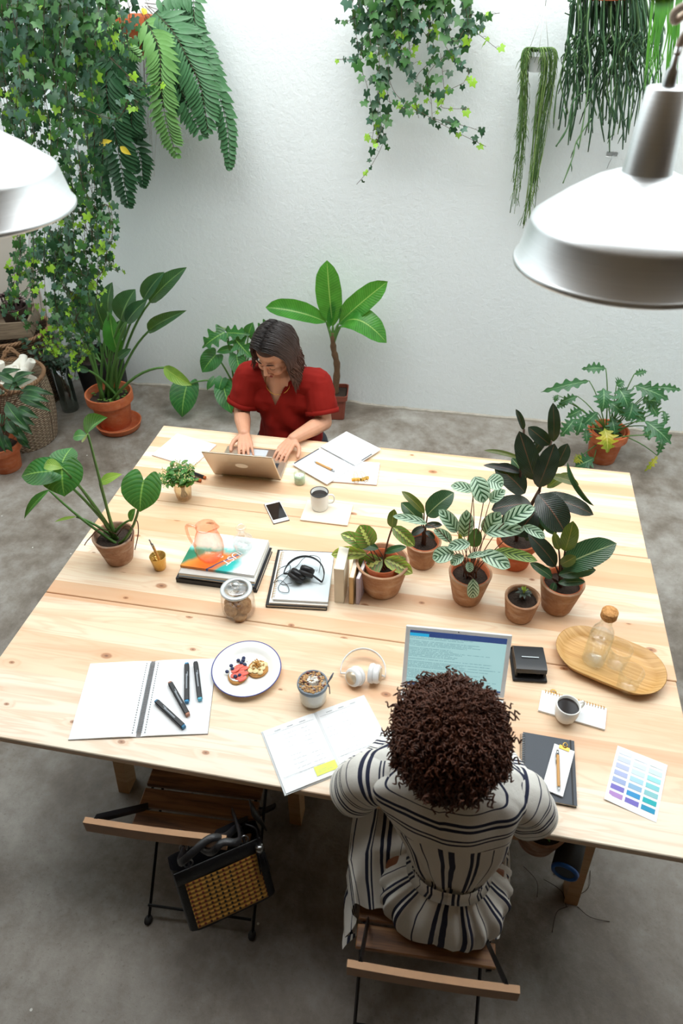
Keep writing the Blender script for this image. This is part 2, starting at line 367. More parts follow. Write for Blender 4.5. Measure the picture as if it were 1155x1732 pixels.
text('JUST', .044, (.034, -.022, .0112), math.radians(-118), WPLA, t); text('&', .034, (-.012, -.022, .0112), math.radians(-118), WPLA, t)
ZM = .8035
# ---- pink glass pitcher and clear carafe on the magazines
PINK = thinglass('rose_tinted_glass', 'fff6f1', 'efba9f', .12, .45)
p = at(357, 945, ZM); t = thing('glass_pitcher', 'rose tinted glass pitcher with a handle standing on the magazine stack', 'pitcher', p)
prof = [(.0, .001), (.024, .001), (.036, .006), (.050, .028), (.056, .055), (.055, .08), (.047, .11), (.038, .135), (.035, .15), (.038, .165), (.0372, .165), (.034, .15), (.036, .135), (.045, .11), (.053, .08), (.054, .055), (.048, .03), (.034, .009), (.0, .006)]
mb = MB(); mb.lathe(prof, 40)
for i, v in enumerate(mb.v):
    if v.z > .14 and v.x > .02: mb.v[i] = v+Vector((.018*(v.z-.14)/.025*max(0, 1-abs(v.y)/.02), 0, .003))
mb.build('body', PINK, t)
MB().tube(catmull([(-.036, 0, .148), (-.06, .004, .152), (-.078, .006, .145), (-.078, .004, .11), (-.066, 0, .075), (-.054, 0, .055)], 7), [.0065]*36, 10, flat=.8).build('handle', thinglass('rose_glass_handle', 'fcebe1', 'ecb192', .3, .7), t)
p = at(412, 928, ZM); t = thing('glass_carafe', 'small round clear glass carafe with a flared neck on the top magazine', 'carafe', p)
BUB = thinglass('bubbly_clear_glass', 'fdfefe', 'e8eeee', .3, .5)
MB().lathe([(.0, .001), (.022, .001), (.036, .012), (.042, .032), (.038, .052), (.022, .068), (.013, .078), (.012, .09), (.019, .1), (.02, .108), (.014, .114), (.012, .108), (.01, .09), (.011, .078), (.02, .066), (.036, .051), (.04, .032), (.034, .014), (.0, .005)], 32).build('body', BUB, t)
# ---- brass cup with pencils
p = at(271, 960); t = thing('brass_cup', 'small ribbed gold cup holding pencils near the left edge', 'cup', p)
MB().lathe([(0, 0), (.022, 0), (.0235, .004), (.031, .06), (.0315, .062), (.0295, .062), (.022, .006), (0, .006)], 24).build('body', plain('beaten_gold', 'd9b264', .3, 1, var=.15, sc=150, bump=.5, bsc=120), t)
def pen(name, label, cat, a, b, r, body, tip, clip=None, group=None):
    a, b = Vector(a), Vector(b); L = (b-a).length; q = (b-a).to_track_quat('Z', 'Y').to_matrix().to_4x4()
    t = thing(name, label, cat, a, 0, group); t.rotation_euler = q.to_euler()
    MB().lathe([(0, .012), (r*.75, .012), (r, .016), (r, L-.02), (r*.9, L-.018), (0, L-.018)], 12).build('barrel', body, t)
    MB().lathe([(.0004, 0), (r*.45, .004), (r*.85, .0125), (0, .0128)], 12).build('tip', tip, t)
    MB().lathe([(0, L-.018), (r*.85, L-.018), (r*.8, L-.002), (0, L)], 12).build('cap', clip or tip, t)
    if clip: MB().box((r*1.2, 0, L-.03), (r*.4, r*.7, .034)).build('clip', clip, t)
    return t
WOODP = plain('tan_bamboo', 'cf9a58', .5, var=.1, sc=40)
pen('pen', 'wooden barrelled pen leaning in the gold cup', 'pen', p+Vector((.006, .004, .007)), p+Vector((-.018, .012, .115)), .0045, WOODP, STEEL, None)
pen('pen', 'grey metal pen leaning behind the wooden one in the gold cup', 'pen', p+Vector((.0, .012, .007)), p+Vector((-.03, .02, .125)), .0035, plain('grey_metal', '85888c', .35, .6), STEEL, None)
# ---- cookie jar
p = at(405, 1034); J = p
t = thing('cookie_jar', 'clear glass storage jar full of cookies with a knobbed glass lid', 'jar', p)
MB().lathe([(0, .001), (.045, .001), (.056, .006), (.060, .02), (.0605, .06), (.058, .085), (.052, .1), (.05, .108), (.048, .108), (.05, .1), (.056, .085), (.0585, .06), (.058, .02), (.054, .009), (0, .005)], 48).build('body', thinglass('jar_glass', 'fefefe', 'e6e2de', .12, .45), t)
l = MB().lathe([(.042, .110), (.055, .110), (.057, .114), (.055, .119), (.042, .119), (.042, .110)], 40).build('lid_rim', plain('grey_seal_ring', 'd3d8d8', .3, .3), t)
MB().lathe([(0, .121), (.03, .119), (.043, .115), (.042, .112), (0, .116)], 32).build('lid', thinglass('lid_glass', 'f0f2f2', 'b8bcbc', .4, .6), t)
MB().lathe([(.0, .12), (.008, .121), (.009, .126), (.015, .133), (.014, .142), (.006, .147), (0, .147)], 20).build('knob', thinglass('knob_glass', 'eef0f0', '8c9292', .8, .8), t)
def m_cookie():
    g = G('oat_cookie', .9); o = g.co(); n = g.noise(o, 60, 5, .7); g.base(g.ramp(n, [(.3, '8a5d38'), (.5, 'b08254'), (.7, 'c9a070')])); g.bump(n, .8, .006); return g.m
CK = m_cookie()
def cookie(lb, off, rot, r=.027):
    mb = MB(); mb.lathe([(0, -.006), (r*.85, -.006), (r, -.001), (r*.97, .003), (r*.7, .006), (0, .0055)], 24)
    for i, v in enumerate(mb.v): mb.v[i] = v*(1+.05*noise.noise(v*90))
    o = mb.build('cookie', CK); o.location = J+Vector(off); o.rotation_euler = rot; return tag(o, lb, 'cookie', 'cookies in the glass jar')
for a in (('brown oat cookie standing upright at the front left of the jar', (-.02, -.03, .036), (1.25, 0, -.3)), ('brown oat cookie standing at the front right of the jar', (.028, -.018, .046), (1.2, .1, .55)),
          ('cookie tucked behind the front left cookie in the jar', (-.026, -.004, .038), (1.3, 0, -.1)), ('cookie tucked behind the front right cookie in the jar', (.016, .012, .036), (1.3, .1, .2)),
          ('cookie lying low at the bottom right of the jar', (.012, -.03, .014), (.25, .2, 0), .026), ('cookie leaning on the far wall of the jar', (0, .034, .04), (1.45, 0, .05))): cookie(*a)
# ---- notebooks with black headphones
t = book('hardback_notebook', 'black hardback notebook under the two spiral notebooks', 'notebook', rect((450, 1027), (557, 1034), (560, 940), (470, 932)), .74, .014, BLKM, PEDGE, 'L')
R = rect((455, 1019), (560, 1026), (560, 938), (474, 930), .76)
t = book('spiral_notebook', 'lower pale spiral notebook lying on the black hardback', 'notebook', R, .7542, .008, plain('cream_cover', 'e9e6de', .5), PAPER, 'R', ct=.0008, ov=.001)
R2 = rect((462, 1011), (560, 1021), (560, 936), (478, 930), .772)
t = book('spiral_notebook', 'pale grey blue notebook with gold spiral under the black headphones', 'notebook', R2, .7626, .010, plain('ice_blue_cover', 'dbe6ea', .5), PAPER, 'R', ct=.0008, ov=.001)
coil(t, (-R2[3]/2+.002, -R2[4]/2+.006, .003), (-R2[3]/2+.002, R2[4]/2-.006, .003), .0085, 30, GOLD, .0009)
text('T E C N V', .016, (.012, .026, .0102), .0, plain('pale_grey_print', '8b9299', .7), t)
def headphones(name, label, M, r, flat, cups, mat_b, mat_c, pad, disc, wire=None):
    """band arc lying near the table; cups: (x, y, z, yaw, tilt, radius)"""
    t = thing(name, label, 'headphones', M[0], M[1])
    pts = [(r*math.cos(a), r*flat*math.sin(a), .012+.028*math.sin(a)) for a in [math.radians(d) for d in range(-12, 193, 8)]]
    mb = MB(); mb.tube(pts, [.006]*4+[.0095]*(len(pts)-8)+[.006]*4, 8, flat=.32, up=(0, 0, 1)); mb.build('headband', mat_b, t)
    for k, (x, y, z, yw, tl, rr) in enumerate(cups):
        Q = Matrix.Translation((x, y, z)) @ Matrix.Rotation(yw, 4, 'Z') @ Matrix.Rotation(tl, 4, 'X')
        mb = MB(Q); mb.lathe([(0, .004), (rr*.95, .004), (rr, .008), (rr, .016), (rr*.9, .022), (0, .023)], 28); c = mb.build('ear_cup', mat_c, t)
        mb = MB(Q); mb.lathe([(rr*.4, .003), (rr*.6, .004), (rr*1.02, .003), (rr*1.08, -.004), (rr*1.0, -.012), (rr*.75, -.014), (rr*.5, -.008), (rr*.4, .003)], 28); mb.build('ear_pad', pad, c)
        mb = MB(Q); mb.lathe([(0, .0235), (rr*.68, .0232), (rr*.7, .0245), (0, .025)], 24); mb.build('cup_plate', disc, c)
        e = Vector(pts[0] if x > 0 else pts[-1]); MB().tube(catmull([e, e.lerp(Vector((x, y, z)), .5)+Vector((0, 0, .006)), (x, y, z+.008)], 5), .0035, 8).build('yoke', mat_c, t)
    if wire: MB().tube(catmull(wire, 6), .0012, 6).build('cable', BLKM, t)
    return t
c = at(514, 976, .776)
headphones('headphones', 'black wired headphones lying on the pale spiral notebook', (c, -.08), .076, .92, [(-.022, -.022, .018, 2.6, .9, .031), (.012, -.005, .03, -.2, -.9, .028)], BLACK, BLACK, BLKM, plain('glossy_black', '25272b', .15),
           [(-.03, -.05, .01), (-.07, -.055, -.003), (-.1, -.02, -.004), (-.105, .02, -.004), (-.07, .045, .002), (-.06, -.01, .003), (-.075, -.07, .002), (-.06, -.095, .002), (-.03, -.09, .002), (-.045, -.06, .003), (-.08, -.04, .002), (-.1, -.055, -.003), (-.09, -.02, .001), (-.045, .04, .003), (-.03, .085, .008), (.0, .105, .015), (.035, .095, .012), (.05, .03, .006)])
c = at(614, 1139, .742)
headphones('headphones', 'white wireless headphones lying on the bare wood beside the yogurt jar', (c, .12), .074, .95, [(-.022, -.034, .028, -.75, 1.15, .031), (.034, -.022, .031, 1.35, 1.45, .031)], WPLA, WPLA, plain('soft_white_pad', 'e9eaea', .6), plain('champagne_disc', 'd9c9b0', .3, .4))
# ---- standing books
def vbook(label, x, y, w, d, h, rz, mc, mp=PEDGE):
    t = thing('book', label, 'book', (x, y, .74), rz, 'books standing beside the striped leaf pot'); mb = MB(); ct = .0015
    mb.box((-w/2+ct/2, 0, h/2), (ct, d, h)); mb.box((w/2-ct/2, 0, h/2), (ct, d, h)); mb.box((0, -d/2+ct/2, h/2), (w, ct, h)); mb.build('cover', mc, t, False)
    MB().box((0, .002, h/2), (w-2*ct, d-.006, h-.005)).build('page_block', mp, t, False)
b0 = at(573, 1020); vbook('thick cream paged book standing upright beside the spiral notebooks', b0.x, b0.y+.062, .036, .12, .17, .02, plain('cream_book_cloth', 'e9e1cf', .6), PAPER2)
b0 = at(592, 1022); vbook('thin tan spined book standing between two others', b0.x+.004, b0.y+.056, .018, .11, .135, .0, plain('tan_spine', 'd9b580', .6))
b0 = at(606, 1022); vbook('slim lilac book standing next to the terracotta pot', b0.x+.003, b0.y+.054, .012, .11, .13, -.12, plain('lilac_cover', 'b9aebf', .55))
# ---- tray with bottle and tumblers
A, B = at(945, 1085, .76), at(1119, 1155, .76); ce = (A+B)/2; an = math.atan2((B-A).y, (B-A).x)
def m_oak():
    g = G('oak_veneer', .45); o = g.co(); x, y, z = g.sep(o); n = g.noise(g.comb(g.math('MULTIPLY', x, 5.), g.math('MULTIPLY', y, 110.), 0.), 1., 3, .6)
    g.base(g.ramp(n, [(.3, 'b98745'), (.55, 'd3a564'), (.75, 'e0b97c')])); return g.m
t = thing('serving_tray', 'oval raised rim oak tray at the right edge holding bottle and glasses', 'tray', (ce.x+.002, ce.y+.002, .7405), an+.0)
def stad(w, d, z, n=48):
    r = d/2; out = []
    for k in range(n):
        a = 2*PI*k/n; out.append(Vector(((w/2-r)*(1 if math.cos(a) > 0 else -1)*min(1, abs(math.cos(a))*6)+r*math.cos(a), r*math.sin(a), z)))
    return out
W, D = .355, .212
mb = MB(); mb.rings([stad(W-.09, D-.07, .0), stad(W-.04, D-.03, .006), stad(W, D, .034), stad(W-.006, D-.006, .035), stad(W-.05, D-.04, .010), stad(W-.1, D-.08, .005)], cap=True); mb.build('dish', m_oak(), t)
p = at(1003, 1117, .747); t = thing('water_bottle', 'clear glass bottle of water with a cork stopper on the oak tray', 'bottle', p)
MB().lathe([(0, .001), (.033, .001), (.038, .006), (.038, .13), (.033, .155), (.022, .175), (.019, .185), (.019, .21), (.021, .212), (.0195, .213), (.017, .21), (.017, .185), (.02, .174), (.031, .154), (.036, .13), (.036, .012), (0, .010)], 40).build('body', thinglass('bottle_glass', 'fefefe', 'eef4f4', .15, .5), t)
MB().lathe([(0, .012), (.0355, .012), (.0355, .128), (.034, .132), (0, .132)], 36).build('water', thinglass('still_water', 'fcfefe', 'f0f6f6', .15, .4), t)
def m_cork():
    g = G('cork', .85); o = g.co(); n = g.noise(o, 130, 4, .7); g.base(g.ramp(n, [(.35, 'a06a35'), (.5, 'c68e52'), (.7, 'd8a468')])); g.bump(n, .4, .003); return g.m
MB().lathe([(0, .205), (.0165, .205), (.0165, .214), (.024, .214), (.0255, .217), (.0255, .24), (.024, .243), (0, .243)], 28).build('cork_stopper', m_cork(), t)
def tumbler(label, p):
    t = thing('tumbler', label, 'glass', p, 0, 'clear tumblers on the oak tray')
    MB().lathe([(0, .001), (.027, .001), (.030, .004), (.037, .09), (.0365, .0905), (.035, .09), (.0285, .01), (0, .009)], 36).build('body', CLEAR, t)
tumbler('empty clear tumbler just right of the water bottle', at(1040, 1126, .747)); tumbler('empty clear tumbler nearest the front of the oak tray', at(1058, 1165, .747))
# ---- open wire bound sketchbook with markers
R = rect((118, 1249), (355, 1245), (363, 1118), (152, 1121)); x, y, an, w, d = R
t = thing('sketchbook', 'large blank spiral sketchbook lying open under four markers', 'sketchbook', (x, y, .7403), an)
for sgn, nm in ((-1, 'left_pages'), (1, 'right_pages')):
    mb = MB(); wl = w/2-.008; x0 = sgn*.007
    prof = [(x0, .0035), (x0+sgn*.02, .0065), (x0+sgn*.06, .0072), (x0+sgn*wl*.6, .006), (x0+sgn*wl, .004)]
    R_ = [[Vector((a, -d/2, b)), Vector((a, d/2, b)), Vector((a, d/2, .001)), Vector((a, -d/2, .001))] for a, b in (prof if sgn > 0 else prof[::-1])]
    mb.rings(R_, cap=True); mb.build(nm, PAPER, t, False)
MB().box((0, 0, .0008), (w, d+.002, .0014)).build('cover', plain('grey_board', '8f8a88', .7), t, False)
coil(t, (0, -d/2+.01, .003), (0, d/2-.01, .003), .0085, 44, plain('grey_wire', '8c97a0', .35, .7), .0009)
mb = MB()
for sgn in (-1, 1):
    for i in range(30): mb.box((sgn*.019, -d/2+.012+i*(d-.024)/29, .0073), (.0028, .0028, .0003))
mb.build('punched_hole', plain('hole_shadow_grey', '50565e', .8), t)
def marker(label, a, b, end, end2, z, group='twin tip markers on the sketchbook'):
    a, b = at(*a, z), at(*b, z); L = (b-a).length; t = thing('marker_pen', label, 'marker', a, math.atan2(b.y-a.y, b.x-a.x), group); r = .0078
    Q = Matrix.Rotation(PI/2, 4, 'Y')
    def sec(x0, x1, k=1.): return [[Vector((x, k*r*c_, k*r*s_)) for c_, s_ in ((.7, 1), (1, .7), (1, -.7), (.7, -1), (-.7, -1), (-1, -.7), (-1, .7), (-.7, 1))] for x in (x0, x1)]
    MB().rings(sec(.002, L-.002), cap=True).build('barrel', BLACK, t, False)
    MB().rings(sec(L-.004, L+.005, .82), cap=True).build('cap_end', end, t, False); MB().rings(sec(-.004, .004, .78), cap=True).build('cap_end', end2, t, False)
    mb = MB(); mb.box((L*.5, 0, r+.0001), (L*.4, .004, .0004)); mb.box((L*.3, .003, r), (L*.12, .002, .0004)); mb.build('printed_label', plain('pale_print', '8e949b', .6), t, False)
blu = plain('cyan_cap', '1f86b8', .4); bl2 = plain('pale_cyan_cap', '56b4cf', .4); brn = plain('rosy_brown_cap', 'a97358', .4); dbl = plain('deep_teal_cap', '146a92', .4)
for a in (('black marker with bright blue ends, third from the left', (316, 1124), (316, 1186), blu, blu), ('black marker with a pale blue end, nearest the plate', (331, 1122), (338, 1182), bl2, BLACK),
          ('black marker with brown ends, second from the left', (288, 1156), (317, 1208), brn, brn), ('black marker with teal ends, lowest and leftmost of the four', (265, 1187), (310, 1229), dbl, dbl)): marker(*a, .7545)
# ---- enamel plate with toast
p = at(417, 1132, .755); t = thing('enamel_plate', 'white enamel plate with a thin blue rim carrying two toasts', 'plate', (p.x, p.y, .74)); PC = Vector((p.x, p.y, .74))
MB().lathe([(0, .001), (.07, .001), (.082, .006), (.09, .014), (.112, .021), (.1135, .0215), (.1125, .0225), (.09, .0165), (.08, .009), (.069, .004), (0, .0035)], 56).build('dish', WHITE, t)
MB().lathe([(.1115, .0215), (.1145, .0212), (.1152, .0225), (.114, .0238), (.1115, .0226)], 56).build('rim', plain('cobalt_rim', '3b4290', .3), t)
TOAST = plain('toasted_bread', 'c08a4c', .9, var=.25, sc=60, bump=.8)
def slab(name, label, cat, c, r, h, m, sx=1., sy=1., rz=0, group=None, rot=None):
    mb = MB(); mb.lathe([(0, 0), (r*.95, 0), (r, h*.3), (r, h*.7), (r*.93, h), (0, h)], 20)
    for i, v in enumerate(mb.v): mb.v[i] = Vector((v.x*sx, v.y*sy, v.z))*(1+.06*noise.noise(v*50+Vector(c)))
    o = mb.build(name, m); o.location = c; o.rotation_euler = rot or (0, 0, rz); return tag(o, label, cat, group)
ta = at(403, 1141, .75)+Vector((0, 0, -.0055)); tb = at(436, 1131, .75)+Vector((0, 0, -.0055))
t1 = slab('toast', 'round toast topped with strawberry slices on the enamel plate', 'toast', ta, .033, .008, TOAST, 1, 1.15); t2 = slab('toast', 'round toast topped with banana and nuts on the enamel plate', 'toast', tb, .034, .008, TOAST, 1, 1.05)
slab('cream_spread', None, None, (0, 0, .008), .03, .002, WHITE).parent = t1; slab('peanut_spread', None, None, (0, 0, .008), .031, .002, plain('peanut_butter', 'c98f4a', .6)).parent = t2
def m_straw():
    g = G('strawberry_flesh', .4); o = g.co(); n = g.noise(o, 160, 3); x, y, z = g.sep(o)
    e = g.math('ABSOLUTE', g.math('MULTIPLY', y, 90.)); g.base(g.mix(g.ramp(e, [(.1, .35), (.6, 0.)]), g.ramp(n, [(.35, 'd0301a'), (.65, 'e84a2a')]), 'f0a08a')); return g.m
SB = m_straw(); where = ['back left', 'back middle', 'middle left', 'middle', 'middle right', 'front left', 'front middle', 'front right']
for k, (dx, dy, rz) in enumerate([(-.006, .026, .3), (.012, .022, .2), (-.014, .008, .5), (.004, .006, .3), (.018, .002, .2), (-.01, -.012, .4), (.006, -.016, .3), (.018, -.02, .5)]):
    mb = MB(); P = [(.019, 0), (.013, .006), (.002, .0085), (-.009, .007), (-.013, 0), (-.009, -.007), (.002, -.0085), (.013, -.006)]
    mb.rings([[Vector((a, b, 0)) for a, b in P], [Vector((a*.95, b*.95, .003)) for a, b in P]], cap=True)
    o = mb.build('strawberry_slice', SB, None, False); o.location = ta+Vector((dx, dy, .0105+.0012*(k % 3))); o.rotation_euler = (.15, -.2, rz); tag(o, 'red strawberry slice at the %s of the toast' % where[k], 'strawberry', 'strawberry slices on toast')
BERRY = plain('bloomy_blueberry', '2f3a5e', .6, var=.35, sc=150)
bw = ['on the far left of the strawberry toast', 'above the left strawberry slice', 'at the centre of the strawberry toast', 'touching the other one on the strawberry toast', 'at the front right of the strawberry toast', 'loose on the plate, leftmost of three', 'loose on the plate, in front of two', 'loose on the plate, nearest the plate centre', 'loose on the plate, farthest back', 'between the two toasts']
for k, (bx, by, h) in enumerate([(384, 1136, 13), (391, 1126, 13), (393, 1131, 15), (398, 1144, 15), (405, 1142, 14), (403, 1117, 5), (408, 1121, 5), (411, 1117, 5), (412, 1113, 5), (414, 1124, 5)]):
    q = at(bx, by, .745+h*.001); mb = MB(); mb.rings([[Vector((.0068*math.sin(t_)*math.cos(2*PI*j/12), .0062*math.sin(t_)*math.sin(2*PI*j/12), -.0057*math.cos(t_)-(.0012 if t_ > 2.9 else 0))) for j in range(12)] for t_ in [.05, .5, 1, 1.5, 2, 2.5, 2.75, 3.0]], cap=True)
    o = mb.build('blueberry', BERRY); o.location = q; o.rotation_euler = (.3*math.sin(k), .3*math.cos(k*2), 0); tag(o, 'dark blueberry '+bw[k], 'blueberry', 'blueberries on the enamel plate')
BAN = plain('banana_flesh', 'ecd9a4', .5, var=.08, sc=120)
nw = ['back left', 'back', 'back right', 'left', 'middle', 'right', 'front left', 'front', 'front right']
for k in range(9):
    i, j = k % 3-1, 1-k//3; o = slab('banana_slice', 'pale banana slice at the %s of the nut toast' % nw[k], 'banana slice', tb+Vector((.0165*i+.003*(j), .0165*j, .0105+.001*(k % 2))), .0098, .0035, BAN, group='banana slices on toast')
    o.rotation_euler = (.12*j, -.12*i, k)
mb = MB(); rn = random.Random(3)
for k in range(70):
    a, r = rn.random()*6.28, abs(rn.gauss(0, .011)); mb.ball((tb.x+r*math.cos(a)-.004, tb.y+r*math.sin(a)+.008, tb.z+.0165+.006*math.exp(-(r/.012)**2)*rn.random()), rn.uniform(.0016, .0032), 6, sq=(1.2, .9, .8))
tag(mb.build('chopped_nuts', plain('golden_nuts', 'bb8438', .6, var=.4, sc=200)), 'chopped golden nuts heaped on the banana toast', 'nuts', kind='stuff')
# ---- yogurt jar
p = at(530, 1183); t = thing('yogurt_jar', 'glass of yogurt topped with granola and a grey silicone collar', 'jar', p)
MB().lathe([(0, 0), (.036, 0), (.042, .006), (.044, .03), (.044, .088), (.042, .092), (.0425, .088), (.0425, .03), (.04, .008), (0, .004)], 36).build('body', CLEAR, t)
MB().lathe([(0, .004), (.037, .005), (.0415, .012), (.0418, .082), (0, .083)], 32).build('yogurt', plain('thick_yogurt', 'efe9dc', .5), t)
MB().lathe([(.043, .076), (.0475, .076), (.049, .083), (.0475, .09), (.043, .09), (.043, .076)], 36).build('silicone_collar', plain('grey_silicone', '7d8791', .5), t)
mb = MB(); mi = []
for k in range(190):
    a, r = rn.random()*6.28, .041*math.sqrt(rn.random()); z = .087+.011*math.cos(r/.041*1.45)+rn.random()*.003; c_ = 2 if (r < .016 and rn.random() < .75) else (1 if rn.random() < .2 else 0)
    mb.ball((r*math.cos(a), r*math.sin(a)+(.004 if c_ == 2 else 0), z+(.003 if c_ == 2 else 0)), rn.uniform(.0022, .0042), 6, mi=c_, sq=(1.3, 1, .7))
mb.build('granola', [plain('oat_granola', 'c49a68', .8, var=.25, sc=90), plain('cranberry', '6e3a34', .6), plain('coconut_flake', 'f1ece2', .8)], t)
MB().tube([(.047, .004, .084), (.052, .006, .07), (.053, .006, .035)], [.004, .0022, .002], 8, flat=.6).build('spoon_handle', plain('slate_grey_plastic', '68727c', .5), t)
MB().tube([(.046, .004, .088), (.056, .022, .102), (.06, .034, .107)], [.004, .0075, .004], 10, flat=.3, up=(0, 0, 1)).build('spoon_bowl', MATS['slate_grey_plastic'], t)
# ---- open planner with a yellow note
R = rect((482, 1352), (660, 1268), (616, 1176), (447, 1240)); x, y, an, w, d = R
t = thing('planner', 'open white week planner with pencil notes and a yellow sticky note', 'planner', (x, y, .74), an)
MB().box((0, 0, .0012), (w+.006, d+.006, .0022)).build('cover', plain('pale_grey_cover', 'd5d9db', .5), t, False)
for sgn, nm in ((-1, 'left_pages'), (1, 'right_pages')):
    wl = w/2-.002; prof = [(sgn*.0005, .004), (sgn*.008, .0082), (sgn*.03, .0095), (sgn*wl*.6, .0085), (sgn*wl, .006)]
    mb = MB(); mb.rings([[Vector((a, -d/2, b)), Vector((a, d/2, b)), Vector((a, d/2, .002)), Vector((a, -d/2, .002))] for a, b in (prof if sgn > 0 else prof[::-1])], cap=True); mb.build(nm, PAPER, t, False)
mb = MB(); rn = random.Random(11)
for c0 in (-.118, -.062, .012, .067): scribbles(mb, c0, c0+.048, -d/2+.02, d/2-.03, .0104, 11, rn)
mb.build('pencil_notes', INK, t, False)
mb = MB()
for sgn in (-1, 1): mb.box((sgn*w*.25, d/2-.022, .0103), (w*.44, .0006, .0002)); mb.box((sgn*w*.25, -d/2+.045, .0103), (w*.44, .0005, .0002)); [mb.box((sgn*w*.25+q*.04, d/2-.015, .0103), (.02, .0016, .0002)) for q in (-1, 0, 1)]
mb.build('ruled_line', plain('grey_rule', 'a9b0b4', .7), t, False)
mb = MB(); mb.box((-.035, -d/2+.027, .0104), (.066, .030, .0004), M=None); o = mb.build('sticky_note', plain('lemon_note', 'e6ee6a', .6), t, False)
mb = MB(); scribbles(mb, -.064, -.008, -d/2+.018, -d/2+.036, .0107, 3, rn); mb.build('note_writing', INK, t, False)
# ---------------------------------------------------------------- laptops
def m_screen():
    g = G('lit_document_screen', .25); u = g.co('UV'); x, y, z = g.sep(u)
    row = g.math('FLOOR', g.math('MULTIPLY', y, 40.)); fr = g.math('FRACT', g.math('MULTIPLY', y, 40.))
    rl = g.n('TexWhiteNoise', {1: row}, 0, noise_dimensions='1D')
    word = g.math('GREATER_THAN', g.noise(g.comb(g.math('MULTIPLY', x, 70.), g.math('MULTIPLY', row, 7.7), 0.), 1., 1), .42)
    ln = g.math('MULTIPLY', g.math('MULTIPLY', g.math('LESS_THAN', g.math('ABSOLUTE', g.math('SUBTRACT', fr, .5)), .22), word), g.math('LESS_THAN', x, g.math('MULTIPLY_ADD', rl, .75, .25)))
    ln = g.math('MULTIPLY', ln, g.math('GREATER_THAN', rl, .2))
    body = g.mix(g.math('MULTIPLY', ln, .6), 'abd3d3', '4f7c88')
    n = g.noise(u, 3, 2); body = g.mix(g.math('MULTIPLY', n, .25), body, '7fb5bb')
    bar = g.mix(g.math('MULTIPLY', g.math('LESS_THAN', x, .2), g.math('LESS_THAN', y, .955)), '243f78', '22a9d8')
    col = g.mix(g.math('GREATER_THAN', y, .9), body, bar); col = g.mix(g.math('LESS_THAN', y, .035), col, '31507c')
    g.base('0a0c0e'); g.put(g.b.inputs['Emission Color'], col); g.b.inputs['Emission Strength'].default_value = .85; return g.m
def laptop(label, x, y, rz, w, d, ang, m_case, m_keys, m_bezel, m_scr, logo, th=.014, bz=.016):
    """hinge at the origin, keyboard towards -y, lid leaning back by ang from upright"""
    t = thing('laptop', label, 'laptop', (x, y, .7405), rz)
    MB().box((0, -d/2, th/2), (w, d, th), bev=.004).build('base', m_case, t, False)
    mb = MB()
    for r in range(5):
        for c in range(13): mb.box((-w/2+.03+(w-.06)*(c+.5)/13, -.022-r*.0185, th+.0012), ((w-.06)/13-.003, .0155, .002))
    mb.build('keyboard', m_keys, t, False)
    MB().box((0, -d+.05, th+.0004), (w*.32, .07, .0008)).build('trackpad', plain('pad_grey', 'c3c8cc', .4), t, False)
    Q = Matrix.Translation((0, .002, th)) @ Matrix.Rotation(-ang, 4, 'X')
    MB(Q).box((0, .003, d/2), (w, .007, d), bev=.003).build('lid', m_case, t, False)
    MB(Q).box((0, -.0006, d/2), (w-.004, .0012, d-.006)).build('bezel', m_bezel, t, False)
    o = MB(Q).quad((-w/2+bz, -.0016, bz+.004), (w/2-bz, -.0016, bz+.004), (w/2-bz, -.0016, d-bz), (-w/2+bz, -.0016, d-bz)).build('screen', m_scr, t, False)
    MB().tube([(-w*.38, .002, th), (w*.38, .002, th)], .006, 10).build('hinge', m_keys, t)
    if logo:
        mb = MB(Q); mb.lathe([(0, 0), (.021, 0)], 28, M=Matrix.Translation((0, .0072, d*.52)) @ Matrix.Scale(1.35, 4, (1, 0, 0)) @ Matrix.Rotation(-PI/2, 4, 'X')); mb.build('oval_emblem', logo, t)
    else:
        MB(Q).ball((0, -.0014, d-bz/2), .002, 8, sq=(1, .3, 1)).build('webcam', BLACK, t)
    return t
CHAMP = plain('champagne_aluminium', 'd9c8b4', .32, .85, var=.02)
laptop('champagne aluminium laptop seen from behind its lid, woman in red typing on it', -.896, 2.386, PI+.033, .308, .215, math.radians(29), CHAMP, plain('dark_keys', '33363b', .5), BLACK, plain('dim_screen', '3a4048', .2), plain('white_oval', 'efe6da', .3))
A, B = at(688, 1062, .955), at(867, 1079, .955)
laptop('white laptop showing a blue and teal document in front of the curly haired person', (A.x+B.x)/2+.002, (A.y+B.y)/2-.085, math.atan2((B-A).y, (B-A).x), (B-A).length, .225, math.radians(21), plain('white_polycarbonate', 'eef0f1', .3), plain('light_keys', 'dfe2e4', .4), plain('white_bezel', 'e9edef', .35), m_screen(), None, .02, .014)
# ---------------------------------------------------------------- right foreground stationery
R = rect((868, 1150), (921, 1146), (915, 1092), (868, 1092), .76); x, y, an, w, d = R
t = thing('hole_punch', 'black metal two hole punch just right of the white laptop', 'hole punch', (x, y, .7405), an-.02)
MB().box((0, 0, .005), (w+.012, d, .01), bev=.003).build('base', BLKM, t, False)
mb = MB(); pr = [(d/2-.01, .012), (d/2-.012, .03), (d/2-.03, .05), (-d/2+.03, .056), (-d/2+.012, .052), (-d/2+.010, .040)]
mb.rings([[Vector((s*(w/2), a, b)) for a, b in pr]+[Vector((s*(w/2), a, b-.006)) for a, b in pr[::-1]] for s in (-1, 1)], cap=True); auto_smooth(mb.build('lever', BLACK, t), 30)
for s in (-1, 1): MB().box((s*(w/2-.004), -.005, .025), (.006, d*.75, .034)).build('side_bracket', BLKM, t, False)
MB().box((0, -.01, .0565), (.055, .0035, .0015)).build('crease_strip', STEEL, t, False)
